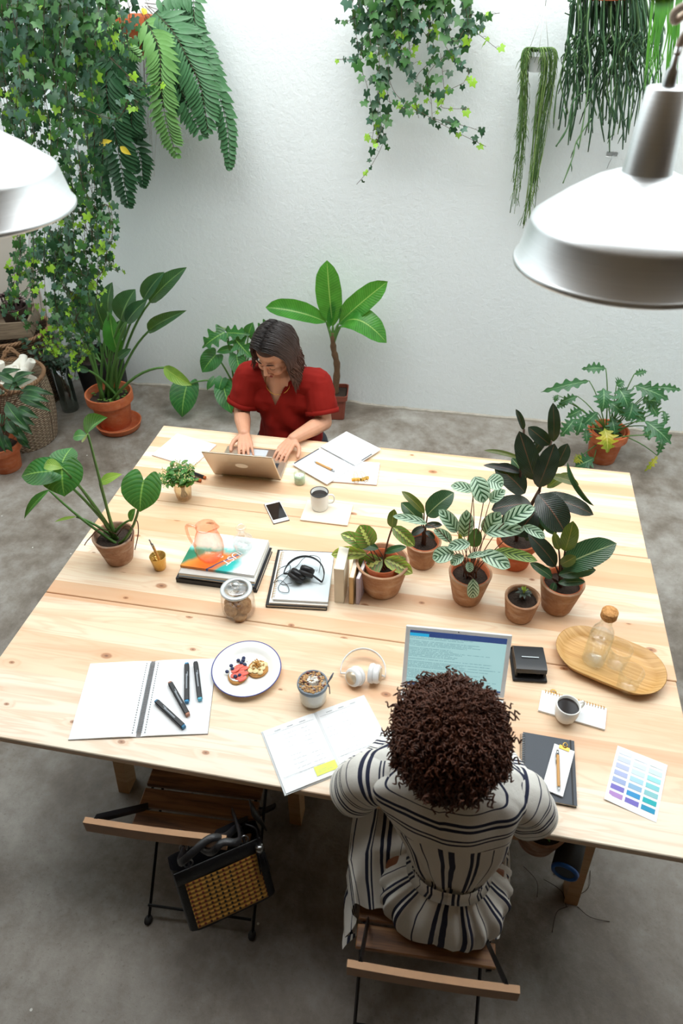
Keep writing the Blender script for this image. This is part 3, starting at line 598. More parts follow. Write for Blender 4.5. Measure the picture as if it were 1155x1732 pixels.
for s in (-1, 1): MB().lathe([(0, 0), (.006, 0), (.006, .035), (0, .035)], 14, o=(s*.03, -d/2+.03, .01)).build('punch_post', STEEL, t)
R = rect((907, 1203), (1020, 1236), (1024, 1200), (913, 1170)); x, y, an, w, d = R; w = .2; CAL = (x, y, an)
t = thing('desk_notepad', 'narrow white wire bound desk pad under the coffee cup on the right', 'notepad', (x+.004, y, .7405), an)
MB().box((0, 0, .004), (w, d, .007)).build('pages', PAPER, t, False); MB().box((0, 0, .0004), (w+.002, d+.002, .0008)).build('backing', PAPER2, t, False)
coil(t, (-w/2+.006, d/2-.002, .005), (w/2-.006, d/2-.002, .005), .0065, 22, GOLD, .0011)
MB().tube([(-w/2+.035+.008*math.cos(a), d/2+.008+.008*math.sin(a)*.9, .006) for a in [k*PI/6 for k in range(13)]], .002, 6).build('brass_ring', GOLD, t)
COFFEE = plain('black_coffee', '1d120d', .06, var=.1)
def mug(label, p, r, h, rz, m, rim=None, k=1.):
    t = thing('coffee_mug', label, 'mug', p, rz)
    MB().lathe([(0, .0005), (r*.86*k, .0005), (r*.92*k, .004), (r, h*.5), (r, h-.002), (r-.001, h), (r-.004, h-.001), (r-.004, h*.5), (r*.85*k, .008), (0, .006)], 44).build('body', m, t)
    if rim: MB().lathe([(r-.0035, h-.0015), (r+.0006, h-.002), (r+.001, h), (r-.002, h+.0015), (r-.004, h)], 44).build('rim', rim, t)
    MB().tube(catmull([(r-.003, 0, h*.8), (r+.016, 0, h*.82), (r+.024, 0, h*.6), (r+.017, 0, h*.34), (r-.003, 0, h*.28)], 6), .0045, 10, flat=.7, up=(0, 1, 0)).build('handle', m, t)
    MB().lathe([(0, h*.8), (r-.0042, h*.8)], 36).build('coffee', COFFEE, t)
mug('small white cup of black coffee on the desk pad by the oak tray', at(955, 1212, .7485), .037, .062, .55, WHITE, None, .9)
R = rect((880, 1350), (972, 1365), (972, 1256), (885, 1243)); x, y, an, w, d = R
NB = thing('spiral_notebook', 'dark slate spiral notebook beside the curly haired person, pad clipped on top', 'notebook', (x, y, .7405), an)
SL = plain('slate_cover', '4a4f57', .6, var=.05); MB().box((0, 0, .0105), (w, d, .001)).build('front_cover', SL, NB, False); MB().box((0, 0, .0007), (w, d, .001)).build('back_cover', SL, NB, False)
MB().box((.001, 0, .0056), (w-.004, d-.004, .0088)).build('page_block', PEDGE, NB, False)
coil(NB, (-w/2+.001, -d/2+.006, .005), (-w/2+.001, d/2-.006, .005), .0085, 32, STEEL, .0009)
MB().box((w/2-.011, 0, .0112), (.0045, d+.001, .0009)).build('elastic_strap', BLKM, NB, False)
R = rect((912, 1333), (948, 1347), (975, 1272), (940, 1262), .754); x, y, an, w, d = R
PD = thing('memo_pad', 'slim white memo pad with a brass clip lying on the slate notebook', 'notepad', (x, y, .7532), an)
MB().box((0, 0, .003), (w, d, .005)).build('pages', PAPER, PD, False)
mb = MB(); mb.box((0, d/2-.004, .0068), (.03, .012, .002)); mb.tube([(.006*math.cos(a), d/2+.006+.008*math.sin(a), .009) for a in [k*PI/6 for k in range(13)]], .0014, 6); mb.build('brass_clip', GOLD, PD, False)
pen('pen', 'wooden pen with silver tip lying on the slim memo pad', 'pen', at(945, 1338, .7655), at(943, 1268, .7655), .0045, WOODP, STEEL, STEEL)
R = rect((1020, 1352), (1110, 1392), (1128, 1295), (1045, 1262)); x, y, an, w, d = R
t = thing('colour_chart', 'white sheet of purple, blue and teal colour swatches at the right', 'colour chart', (x, y, .7405), an)
mb = MB(); g_ = [[Vector((-w/2+w*i/8, -d/2+d*j/8, .0006+.004*(j/8)**3*(i/8)+.0045*max(0, 1-j/2)*(1-i/8)**2)) for i in range(9)] for j in range(9)]
def up(mbx, G_, th):
    n = len(G_[0]); mbx.rings(G_, closed=False); mbx.rings([[p-Vector((0, 0, th)) for p in r] for r in G_], closed=False)
up(mb, g_, .0004); mb.build('sheet', PAPER, t)
cols = [['dde5f3', 'e2ecf8', 'e4f2f4'], ['cdd6ee', 'd8e9f6', 'cfecec'], ['bdc5e2', 'cfe4f0', '9fdde0'], ['b0bae0', 'aed7ec', '86cfd6'], ['9fb0d8', '8fb8d8', '8cc7cc'], ['7b70c4', '2f93cc', '12b0b8'], ['b48acb', '756bc0', '0a93bd']]
for j, row in enumerate(cols):
    for i, c_ in enumerate(row):
        cx, cy = -w/2+w*(.19+.31*i), d/2-d*(.085+.128*j)-.004*0
        zz = .0012+.004*((cy/d+.5))**3*(cx/w+.5)+.0045*max(0, 1-(cy/d+.5)*4)*(.5-cx/w)**2
        MB().box((cx, cy, zz), (w*.26, d*.083, .0003)).build('swatch', plain('swatch_'+c_, c_, .6, var=0), t, False)
# ---------------------------------------------------------------- far side stationery
R = rect((250, 770), (330, 792), (363, 752), (305, 738)); x, y, an, w, d = R
t = thing('ruled_pad', 'white ruled pad at the far left corner behind the vase', 'notepad', (x, y, .7405), an)
MB().box((0, 0, .0035), (w, d, .006)).build('pages', PAPER, t, False); MB().box((0, 0, .0003), (w+.003, d+.003, .0006)).build('backing', plain('tan_board', 'c59a72', .7), t, False)
mb = MB(); [mb.box((w*.2, -d/2+.02+k*(d-.04)/11, .0067), (w*.5, .0011, .0002)) for k in range(12)]; mb.build('ruled_line', plain('grey_rule2', '9aa0a4', .7), t, False)
def mark2(label, a, b, z):
    a, b = at(*a, z), at(*b, z); t = thing('marker_pen', label, 'marker', a, math.atan2((b-a).y, (b-a).x), 'black markers behind the vase'); L = (b-a).length
    MB().box((L/2, 0, 0), (L, .015, .015), bev=.004).build('barrel', BLACK, t, False); MB().box((L+.004, 0, 0), (.012, .013, .013), bev=.003).build('cap_end', plain('copper_cap', 'c4652e', .4), t, False)
mark2('black marker with copper end lying behind the vase, nearer the vase', (310, 803), (337, 812), .749); mark2('black marker with copper end lying behind the vase, nearer the laptop', (318, 797), (345, 807), .749)
p = at(312, 842); V = p; t = thing('bud_vase', 'small amber ribbed glass vase holding green cuttings', 'vase', p)
mb = MB(); n = 36
mb.rings([[Vector(((r*(1+.05*(k % 3 == 0)))*math.cos(2*PI*k/n), (r*(1+.05*(k % 3 == 0)))*math.sin(2*PI*k/n), z)) for k in range(n)] for r, z in ((.001, .001), (.026, .001), (.031, .006), (.036, .05), (.034, .078), (.036, .084), (.034, .084), (.032, .078), (.034, .05), (.029, .009), (.001, .007))], cap=False)
mb.build('body', thinglass('amber_glass', 'fdf6e8', 'd0b080', .3, .5), t)
def page(mb, w, d, z, curl=.0, n=8):
    up(mb, [[Vector((-w/2+w*i/n, -d/2+d*j/n, z+curl*(i/n)**3)) for i in range(n+1)] for j in range(n+1)], .0004)
R = rect((538, 797), (595, 832), (648, 801), (600, 770)); x, y, an, w, d = R
t = thing('clipboard_pad', 'white pad with two gold binder clips at the back of the table', 'notepad', (at(597, 800).x, at(597, 800).y, .7405), .12+an*.1)
w, d = .23, .165; MB().box((0, 0, .005), (w, d, .009), bev=.003).build('pages', PAPER, t, False); MB().box((0, 0, .0004), (w+.002, d+.002, .0008)).build('backing', plain('rose_gold_board', 'c99a80', .5), t, False)
for dx, dy, a in ((.02, -.062, .2), (.055, -.052, .6)):
    mb = MB(rotz(a, (dx, dy, .011))); mb.rings([[Vector((s*.019, -.012, -.002)), Vector((s*.019, .012, .001)), Vector((s*.019, -.006, .013)), Vector((s*.019, -.014, .012))] for s in (-1, 1)], cap=True)
    mb.tube([(-.009, -.004, .012), (-.007, .014, .02), (-.004, .026, .022), (.004, .026, .022), (.007, .014, .02), (.009, -.004, .012)], .0012, 6); mb.tube([(-.009, -.01, .003), (-.008, -.026, .002), (.008, -.026, .002), (.009, -.01, .003)], .0012, 6)
    mb.build('binder_clip', GOLD, t, False)
a, b, c, d_ = (500, 790), (552, 822), (594, 795), (541, 755)
R = rect(a, b, c, d_, .745); x, y, an, w, d = R
t = thing('spiral_notebook', 'open wire notebook with a bamboo pen on it at the back of the table', 'notebook', (x, y, .7505), an)
MB().box((0, 0, .0025), (w, d, .004)).build('near_pages', PAPER, t, False)
mb = MB(); mb.M = Matrix.Translation((0, 0, 0))
MB().box((.0, d+.006, .004), (w, d, .006)).build('far_pages', PAPER, t, False)
coil(t, (-w/2+.006, d/2+.003, .005), (w/2-.006, d/2+.003, .005), .006, 26, STEEL, .0008)
mb = MB(); mb.box((-w/2+.004, -d*.0, .005), (.007, d*.9, .0004)); mb.box((w/2-.004, d*1.0, .0075), (.006, d*.4, .0004)); mb.build('printed_tab', plain('charcoal_print', '4c5157', .6), t, False)
pen('pen', 'bamboo pen with steel tip lying on the open back notebook', 'pen', at(531, 780, .761), at(566, 797, .761), .005, WOODP, STEEL, STEEL)
p = at(507, 817); t = thing('tea_light', 'small pale green glass holding a white candle, near the laptop', 'candle', p)
MB().lathe([(0, .0005), (.021, .0005), (.024, .004), (.0255, .052), (.0235, .052), (.022, .008), (0, .006)], 32).build('glass_holder', thinglass('green_tinted_glass', 'f0f8f4', 'b8d8cc', .2, .5), t)
MB().lathe([(0, .006), (.0215, .006), (.023, .04), (.02, .042), (0, .0405)], 28).build('wax', plain('cream_wax', 'f4ecd8', .4), t); MB().tube([(0, 0, .04), (.001, 0, .048)], .0008, 6).build('wick', BLKM, t)
R = rect((448, 853), (463, 887), (488, 878), (472, 849), .745); a0, a1 = at(455, 868, .745), at(480, 864, .745)
P1, P2, P3, P4 = at(447, 851, .745), at(464, 887, .745), at(488, 878, .745), at(472, 847, .745); ce = (P1+P2+P3+P4)/4; ly = ((P1-P2)+(P4-P3))/2
t = thing('smartphone', 'white smartphone with a black screen lying by the coffee mug', 'phone', (ce.x, ce.y, .7405), math.atan2(-ly.x, ly.y))
MB().box((0, 0, .004), (.068, .138, .008), bev=.0035).build('bezel', WPLA, t, False); MB().box((0, 0, .0012), (.070, .140, .003)).build('case', BLACK, t, False); MB().box((0, .001, .0082), (.061, .106, .0006)).build('screen', plain('black_screen', '1d1a1c', .08), t, False)
MB().lathe([(.004, .0081), (.0055, .0086), (.0055, .008)], 18, o=(0, -.060, 0)).build('home_button', plain('button_grey', 'c7c9ca', .3), t)
R = rect((507, 880), (588, 892), (597, 855), (520, 848)); x, y, an, w, d = R
tag((lambda o: o)(MB(rotz(an, (x, y, .7405))).box((0, 0, .004), (w, d, .007), bev=.002).build('coaster_board', plain('bleached_wood', 'efe3d0', .6, var=.04, sc=30), None, False)), 'square whitewashed board under the black rimmed mug', 'board')
mug('white enamel mug with black rim holding coffee on the square board', at(541, 858, .7482), .038, .083, .15, WHITE, plain('black_enamel', '232528', .3))
# small lamp black knot chips left as wood; folding chairs -----------------------------------------
def m_stain(name, a, b, c):
    g = G(name, .5); o = g.co(); x, y, z = g.sep(o); n = g.noise(g.comb(g.math('MULTIPLY', x, 4.), g.math('MULTIPLY', y, 60.), g.math('MULTIPLY', z, 60.)), 1., 4, .6, .6)
    g.base(g.ramp(n, [(.3, a), (.5, b), (.72, c)])); return g.m
ACA = m_stain('oiled_acacia', '5c3a22', '8a5e3a', 'a87a4c'); BSTEEL = plain('black_steel', '15161a', .4, .3)
def chair(label, x, y, rz, skip=False):
    """origin under the middle of the seat's rear edge, seat towards +y"""
    t = thing('folding_chair', label, 'chair', (x, y, 0), rz, 'slatted folding chairs')
    w = .385
    for k in range(5): MB().box((0, .035+k*.073, .45), (w, .062, .018), bev=.003).build('seat_slat', ACA, t, False)
    mb = MB(); mb.rings([[Vector((s*.195, -.145+.02*abs(s)*0+a, z)) for a, z in ((-.008, .755), (.008, .755), (.01, .80), (-.006, .80))] for s in (-1, -.4, 0, .4, 1)], cap=True)
    for v in mb.v: v.y -= .012*(1-(v.x/.195)**2)*.25
    mb.build('backrest', plain('light_oiled_wood', 'a77a4e', .45, var=.2, sc=25), t, False)
    MB().box((0, -.118, .66), (w, .016, .045)).build('backrest', MATS['light_oiled_wood'], t, False) if not skip else None
    for s in (-1, 1):
        X = s*.165
        def bar(nm, a, b, q=.011): return MB().tube([a, b], q, 4, flat=.45, up=(0, 1, 0)).build(nm, BSTEEL, t, False)
        bar('leg', (X, -.137, .80), (X, .36, .0), .012); bar('leg', (X+s*.018, -.10, .0), (X+s*.018, .33, .44), .012)
        MB().tube([(X+s*.01, 0, .438), (X+s*.01, .36, .438)], .010, 4, flat=.5).build('seat_rail', BSTEEL, t, False)
        MB().ball((X+s*.018, -.10, .008), .014, 10, sq=(1, 1.3, .7)).build('foot_cap', BLKM, t)
    MB().tube([(-.18, -.075, .07), (.18, -.075, .07)], .005, 6).build('crossbar', BSTEEL, t); MB().tube([(-.165, .3, .09), (.165, .3, .09)], .005, 6).build('crossbar', BSTEEL, t)
    return t
chair('dark slatted folding chair pushed under the table, handbag hung on it', -.672, .915, .055, True)
chair('dark slatted folding chair the person in the striped dress sits on', .082, .712, .05, True)
# ---------------------------------------------------------------- pendant lamps
def m_alu():
    g = G('spun_aluminium', .3, 1); o = g.co(); x, y, z = g.sep(o); n = g.noise(g.comb(0., 0., g.math('MULTIPLY', z, 260.)), 1., 3, .6)
    g.base(g.mix(n, 'cfd2d4', 'e6e9ea')); g.put(g.b.inputs['Roughness'], g.math('MULTIPLY_ADD', n, .12, .36)); g.bump(n, .15, .001)
    return g.m
ALU = m_alu(); ALUB = plain('satin_spun_aluminium', 'cfd3d5', .55, .7, var=.03)
def pendant(label, x, y, z, s=1.):
    t = thing('pendant_lamp', label, 'lamp', (x, y, z))
    R_ = .19*s
    MB().lathe([(R_*.97, -.001), (R_*.985, .0), (R_, .002), (R_*1.004, .006), (R_*.99, .010), (R_*.972, .012), (.171*s, .070*s), (.1685*s, .076*s), (.158*s, .084*s), (.12*s, .112*s), (.08*s, .137*s), (.055*s, .147*s), (.041*s, .152*s), (.036*s, .150*s), (.08*s, .131*s), (.118*s, .108*s), (.156*s, .080*s), (.167*s, .072*s), (R_*.965, .010), (R_*.97, -.001)], 96).build('shade', ALU, t)
    MB().lathe([(.0405*s, .148*s), (.0385*s, .156*s), (.031*s, .268*s), (.029*s, .270*s), (.0, .270*s)], 56).build('neck', ALU, t)
    MB().lathe([(.010, .268*s), (.009, .29*s), (.005, .295*s), (.005, .32*s), (0, .32*s)], 16).build('cable_gland', STEEL, t)
    rn = random.Random(5); P = [(0, 0, .31), (.003, .002, .33), (.014, .004, .35), (.004, -.012, .372), (-.016, .0, .362), (-.010, .010, .35), (.012, .006, .375), (.014, -.004, .392), (-.012, -.008, .388), (-.004, .004, .41), (.0, .0, .45), (.0, 0, .6), (.0, 0, 2.4)]
    MB().tube(catmull(P, 8), .0055, 8).build('cable', plain('beige_fabric_cord', 'd8c8b8', .8, var=.3, sc=400), t)
    MB().lathe([(0, .165*s), (.02, .16*s), (.03, .13*s), (.032, .1*s), (.02, .075*s), (0, .07*s)], 20).build('bulb', plain('frosted_bulb', 'e9e9e4', .3), t)
# ---------------------------------------------------------------- leaves
PROF = {'ovate': [(0, .04), (.06, .38), (.16, .74), (.32, .97), (.45, 1), (.62, .9), (.78, .65), (.9, .34), (.97, .1), (1, .0)],
        'oblong': [(0, .05), (.08, .5), (.2, .84), (.4, 1), (.6, .99), (.78, .82), (.9, .52), (.96, .22), (1, 0)],
        'lance': [(0, .04), (.12, .5), (.3, .92), (.45, 1), (.65, .8), (.82, .45), (.94, .15), (1, 0)],
        'heart': [(0, .66), (.08, .84), (.2, .98), (.34, 1), (.5, .93), (.66, .74), (.8, .46), (.91, .2), (.97, .06), (1, 0)],
        'banana': [(0, .03), (.08, .35), (.2, .75), (.4, .97), (.6, 1), (.8, .85), (.92, .5), (1, 0)]}
def leaf(mb, b, t, w, prof='ovate', up=(0, -.45, .9), arch=.12, fold=.18, lobe=0., wave=0., nl=14, nu=8, mi=0, cuts=None, seed=0, roll=0.):
    b, t = Vector(b), Vector(t); L = (t-b).length; up = Vector(up).normalized()
    d = (t-b).normalized(); up = (up-d*up.dot(d)); up = up.normalized() if up.length > .05 else d.orthogonal().normalized()
    if roll: up = Matrix.Rotation(roll, 3, d) @ up
    mid = bez(b, (b+t)/2+up*arch*L*2, t, nl+1); R = []; tab = PROF[prof]
    for j in range(nl+1):
        q = j/nl; p = mid[j]; tg = (mid[min(j+1, nl)]-mid[max(j-1, 0)]).normalized(); sd = tg.cross(up).normalized(); nm = sd.cross(tg)
        hw = w/2*interp(tab, q); row = []
        for k in range(nu+1):
            s = 2*k/nu-1; a = abs(s); ww = hw
            if cuts and a > .3:
                n_, dp = cuts; ww = hw*(1-dp*(a-.3)/.7*(.5+.5*math.cos(2*PI*n_*q+seed)))
            off = tg*(-lobe*L*(1-q)**3*math.sin(a*2.25)) if lobe else Vector()
            off = off+tg*(.06*L*a*(cuts[1] if cuts else 0))
            row.append(p+sd*s*ww+nm*(fold*ww*a**1.4+wave*L*math.sin(q*11+seed+2*s)*a)+off)
        R.append(row)
    return mb.rings(R, mi=mi, closed=False)
def m_leaf(name, lo, hi, under, vein, kind='plain', rough=.35, trans=.25, nv=9., vs=.35):
    g = G(name, rough); u, v, _ = g.sep(g.co('UV')); o = g.co(); ax = g.math('ABSOLUTE', g.math('MULTIPLY_ADD', u, 2., -1.))
    n = g.noise(o, 14, 3, .6); col = g.mix(g.ramp(n, [(.35, 0.), (.65, 1.)]), lo, hi)
    ph = g.math('SUBTRACT', v, g.math('MULTIPLY', ax, vs)); sn = g.math('SINE', g.math('MULTIPLY', ph, nv*6.283))
    if kind == 'plain':
        col = g.mix(g.math('MULTIPLY', g.ramp(sn, [(.82, 0.), (1., 1.)]), .3), col, vein)
    if kind == 'maranta':
        col = g.mix(g.math('MULTIPLY', g.math('SUBTRACT', 1., g.ramp(ax, [(.3, 0.), (.75, 1.)])), .75), col, '3f5a2c')
        col = g.mix(g.ramp(sn, [(.86, 0.), (.95, 1.)]), col, 'b26a58')
        zz = g.math('MULTIPLY_ADD', g.math('SINE', g.math('MULTIPLY', v, nv*6.283)), .07, .15); col = g.mix(g.math('LESS_THAN', ax, zz), col, 'd3de7c')
    if kind == 'cten':
        band = g.math('MULTIPLY', g.math('GREATER_THAN', sn, g.math('MULTIPLY_ADD', ax, .9, -.1)), g.math('LESS_THAN', ax, .86))
        line = g.math('LESS_THAN', g.math('ABSOLUTE', g.math('SUBTRACT', sn, -.9)), .06)
        col = g.mix(band, col, '1f4a36'); col = g.mix(g.math('MULTIPLY', line, .5), col, '4d7c63'); col = g.mix(g.math('GREATER_THAN', ax, .95), col, '2f5d45')
    col = g.mix(g.ramp(ax, [(.0, 1.), (.035, .6), (.06, 0.)]), col, vein)
    bf = g.n('NewGeometry', out=6); col = g.mix(bf, col, under); g.base(col)
    g.bump(g.math('MULTIPLY', sn, -1.), .15, .003)
    tr = g.n('BsdfTranslucent', (g.mix(.5, col, '9ccb3a'),)); mx = g.n('MixShader', (trans, g.b.outputs[0], tr)); g.nt.links.new(mx, g.out.inputs[0]); return g.m
MON = m_leaf('philodendron_green', '1f5a2c', '2f7a3c', '7fa05a', '8fbf5e'); MONL = m_leaf('fresh_leaf_green', '74a03a', '93b84c', '9ab85c', 'b9d06a')
RUB = m_leaf('burgundy_rubber_leaf', '14201f', '22332f', '6e5238', '6e4a3c', rough=.22, trans=.06, nv=16); RUBG = m_leaf('green_rubber_leaf', '1b3f2c', '2a5238', '6f7a4a', '9aa878', rough=.22, trans=.08, nv=16)
OLV = m_leaf('olive_young_leaf', '3d4a22', '5a642e', '7a5a3a', '9c8a4a', rough=.3, trans=.2)
STR = m_leaf('strelitzia_green', '1c4230', '2a5a3c', '5f8450', '86a867', nv=22, vs=.15); BANA = m_leaf('banana_green', '2c7a2a', '3f9434', '58a040', 'a5c96a', nv=26, vs=.1, trans=.35)
MAR = m_leaf('prayer_plant_leaf', '5f8a3a', '84a648', '8a5a55', 'cfd878', 'maranta', nv=7., vs=.28); MARL = m_leaf('prayer_plant_young_leaf', 'a3bd44', 'b5cc58', '8a6a50', 'e3e59a', 'maranta', nv=7., vs=.28)
CTE = m_leaf('fishbone_leaf', 'b4d2b6', 'c4dfc4', '7d8f72', '3a6a4c', 'cten', nv=5.5, vs=.32, trans=.15); XAN = m_leaf('split_leaf_green', '245638', '34704a', '6d9458', '8fb884', nv=8)
CAL = m_leaf('ruffled_dark_leaf', '12361f', '23552f', '4d3038', '6d9c54', nv=12, trans=.1); YEL = m_leaf('yellowing_leaf', '8a9a30', 'c2b32e', 'b0a840', 'd8cf70', nv=7)
STEM = plain('green_stalk', '55803c', .5, var=.2); STEMR = plain('reddish_stalk', '6d4a36', .6, var=.25); STEMD = plain('dark_vine_stem', '4a3324', .7, var=.25); ROOT = plain('brown_aerial_root', '5e4030', .8)
def pot(name, label, cat, p, rt, rb, h, m, rim=0., inner=None, group=None, soil=SOIL, sq=None, fill=.82):
    t = thing(name, label, cat, p, rnd.random(), group); th = .006+.03*rt; n = 48
    prof = [(0, .001), (rb*.96, .0), (rb, .004)]
    if rim: prof += [(lerp(rb, rt-rim, .74), h*.76), (rt, h*.76), (rt*1.01, h*.97), (rt, h), (rt-th, h)]
    else: prof += [(lerp(rb, rt, .5), h*.5), (rt, h*.985), (rt-.002, h), (rt-th+.001, h)]
    prof += [(rt-th-.002, h*.97), (lerp(rb, rt, fill)-th-rim, h*(fill-.12)), (0, h*(fill-.12))]
    mb = MB(); mb.lathe(prof, n)
    o = mb.build('pot', m, t); auto_smooth(o, 50)
    zs = h*fill; rs = lerp(rb, rt, fill)-th-(rim if rim and fill < .76 else 0)*.9
    mb = MB(); K = 10
    mb.rings([[Vector((rs*i/K*math.cos(2*PI*k/30), rs*i/K*math.sin(2*PI*k/30), zs+.006*noise.noise((i*1.7, k*.9, rt*50))-.004*(i/K)**2)) for k in range(30)] for i in range(1, K+1)], cap=False)
    mb.lathe([(0, zs+.002), (rs/K, zs+.001)], 30); mb.build('soil', soil, t)
    if inner: MB().lathe([(inner*.95, h*.7), (inner, h*.99), (inner-.003, h*.99), (inner*.92, h*.7)], 40).build('nursery_pot', TERRA, t)
    t['rs'] = rs; del t['rs']; return t, Vector(p)+Vector((0, 0, zs)), rs
def sub(parent, mb, name, m, M=None):
    """parent a mesh made in world coordinates"""
    q = Matrix.Rotation(-parent.rotation_euler.z, 4, 'Z') @ Matrix.Translation(-parent.location)
    mb.v = [q @ v for v in mb.v]; return mb.build(name, m, parent)
def px_m(P): return (P-Vector((0, 0, CAM_Z))).dot(_fw)/F_PX
def plant(t, top, rs, L, y0, prof, m, stem=STEM, sr=.003, up=(0, -.5, .85), fold=.18, arch=.1, lobe=0, wave=0, cuts=None, nl=14, nu=8, spread=.5, stems=True, name='leaf', ofs=.0, kd=.6, ku=.25):
    """leaves given by the places of their base and tip; y0 = depth of the plant's axis"""
    for i, e in enumerate(L):
        bx, by, tx, ty, w = e[:5]; o = e[5] if len(e) > 5 else {}
        yb = y0+o.get('y', 0.); b = aty(bx, by, yb); s = px_m(b); dp = ty-by; ln = math.hypot(tx-bx, dp)
        dy = o['dy'] if 'dy' in o else (-kd*dp*s if dp > 0 else -ku*dp*s*1.0)
        tip = aty(tx, ty, yb+dy); mb = MB(); u_ = o.get('up', up); u_ = (u_[0]+rnd.uniform(-.12, .12), u_[1], u_[2])
        leaf(mb, b, tip, w*s, o.get('prof', prof), u_, o.get('arch', arch), o.get('fold', fold), o.get('lobe', lobe), o.get('wave', wave), nl, nu, 0, o.get('cuts', cuts), i*1.3, o.get('roll', 0))
        sub(t, mb, name, o.get('m', m))
        if stems and o.get('stem', True):
            a = rnd.random()*6.28; r0 = rs*spread*rnd.random(); s0 = o['root'] if 'root' in o else top+Vector((r0*math.cos(a), r0*math.sin(a), -.01)); s0 = Vector(s0)
            c = s0.lerp(b, .5)+Vector((0, 0, .18*(b-s0).length)) if 'ctl' not in o else aty(*o['ctl'], yb)
            mb = MB(); mb.tube(bez(s0, c, b+(tip-b)*.02, 9), [lerp(o.get('sr', sr)*1.3, o.get('sr', sr)*.8, k/8) for k in range(9)], 6); sub(t, mb, 'stalk', o.get('sm', stem))
# ---- philodendron in aged pot, left edge of the table
p = at(203, 944); p.z = .7405; t, top, rs = pot('potted_philodendron', 'heart leaved philodendron in an aged terracotta pot at the left edge of the table', 'plant', p, .08, .052, .125, AGED)
yy = p.y
plant(t, top, rs, [(105, 790, 109, 840, 76, {'lobe': .32, 'y': -.05}), (88, 797, 36, 806, 52, {'lobe': .3, 'y': -.08}), (104, 786, 122, 757, 54, {'lobe': .25, 'y': .0, 'up': (0, -.2, 1), 'dy': .08}), (106, 792, 74, 790, 22, {'m': MONL, 'lobe': 0, 'prof': 'lance', 'arch': .35, 'y': -.09}),
      (148, 735, 182, 706, 40, {'m': MON, 'lobe': .1, 'y': -.02, 'fold': .5, 'dy': -.03, 'ctl': (166, 800)}), (147, 737, 123, 741, 22, {'stem': False, 'prof': 'lance', 'arch': .2}), (243, 812, 237, 866, 72, {'lobe': .32, 'y': -.04, 'ctl': (232, 905)}),
      (168, 818, 207, 802, 20, {'m': MONL, 'lobe': 0, 'prof': 'lance'}), (84, 828, 41, 878, 17, {'prof': 'lance', 'lobe': 0, 'fold': .5, 'ctl': (135, 880)}), (130, 874, 92, 883, 6, {'prof': 'lance', 'lobe': 0, 'm': MONL}), (220, 880, 229, 860, 16, {'prof': 'ovate', 'lobe': .1})],
      yy, 'heart', MON, sr=.0048, arch=.08, fold=.12, nu=10, nl=16)
for P in ([(200, 905), (170, 895), (150, 912), (143, 922)], [(215, 905), (230, 880), (234, 900), (228, 930)], [(195, 910), (212, 890), (225, 896), (222, 915)]):
    mb = MB(); mb.tube(catmull([aty(a, b, yy-.03*i) for i, (a, b) in enumerate(P)], 6), .002, 6); sub(t, mb, 'aerial_root', ROOT)
# ---- prayer plant
p = at(645, 992); p.z = .7405; t, top, rs = pot('potted_prayer_plant', 'prayer plant with yellow veined leaves in the widest tan pot, beside the books', 'plant', p, .098, .07, .135, AGED2, inner=.066, fill=.7)
plant(t, top, rs, [(626, 925, 608, 888, 37, {'dy': .02}), (624, 926, 576, 903, 24), (620, 937, 560, 938, 24, {'m': MARL}), (647, 947, 596, 974, 42), (650, 946, 698, 970, 26, {'m': MARL}), (664, 891, 701, 924, 24, {'ctl': (652, 920)}), (663, 892, 667, 861, 18, {'ctl': (652, 920), 'm': OLV}), (650, 935, 688, 925, 13, {'m': CAL}), (640, 928, 598, 920, 16, {'m': CAL}), (655, 948, 692, 955, 22, {'y': .02, 'dy': 0})],
      p.y, 'oblong', MAR, STEMR, .0022, spread=.3)
# ---- small rubber plant
p = at(713, 950); p.z = .7405; t, top, rs = pot('potted_rubber_plant', 'small rubber plant with three broad leaves in a tan pot behind the prayer plant', 'plant', p, .068, .05, .11, AGED2, inner=.058)
ax = Vector((top.x, top.y, top.z)); 
plant(t, top, rs, [(718, 868, 679, 831, 16, {'m': OLV}), (722, 872, 768, 833, 38, {'m': RUBG, 'dy': .03}), (713, 885, 678, 850, 26, {'m': RUBG, 'y': .02}), (718, 890, 748, 888, 12, {'m': RUB, 'y': -.02}), (718, 892, 696, 905, 14, {'m': RUB}), (720, 898, 735, 912, 10, {'m': RUB})],
      p.y, 'oblong', RUBG, STEMD, .003, spread=.15)
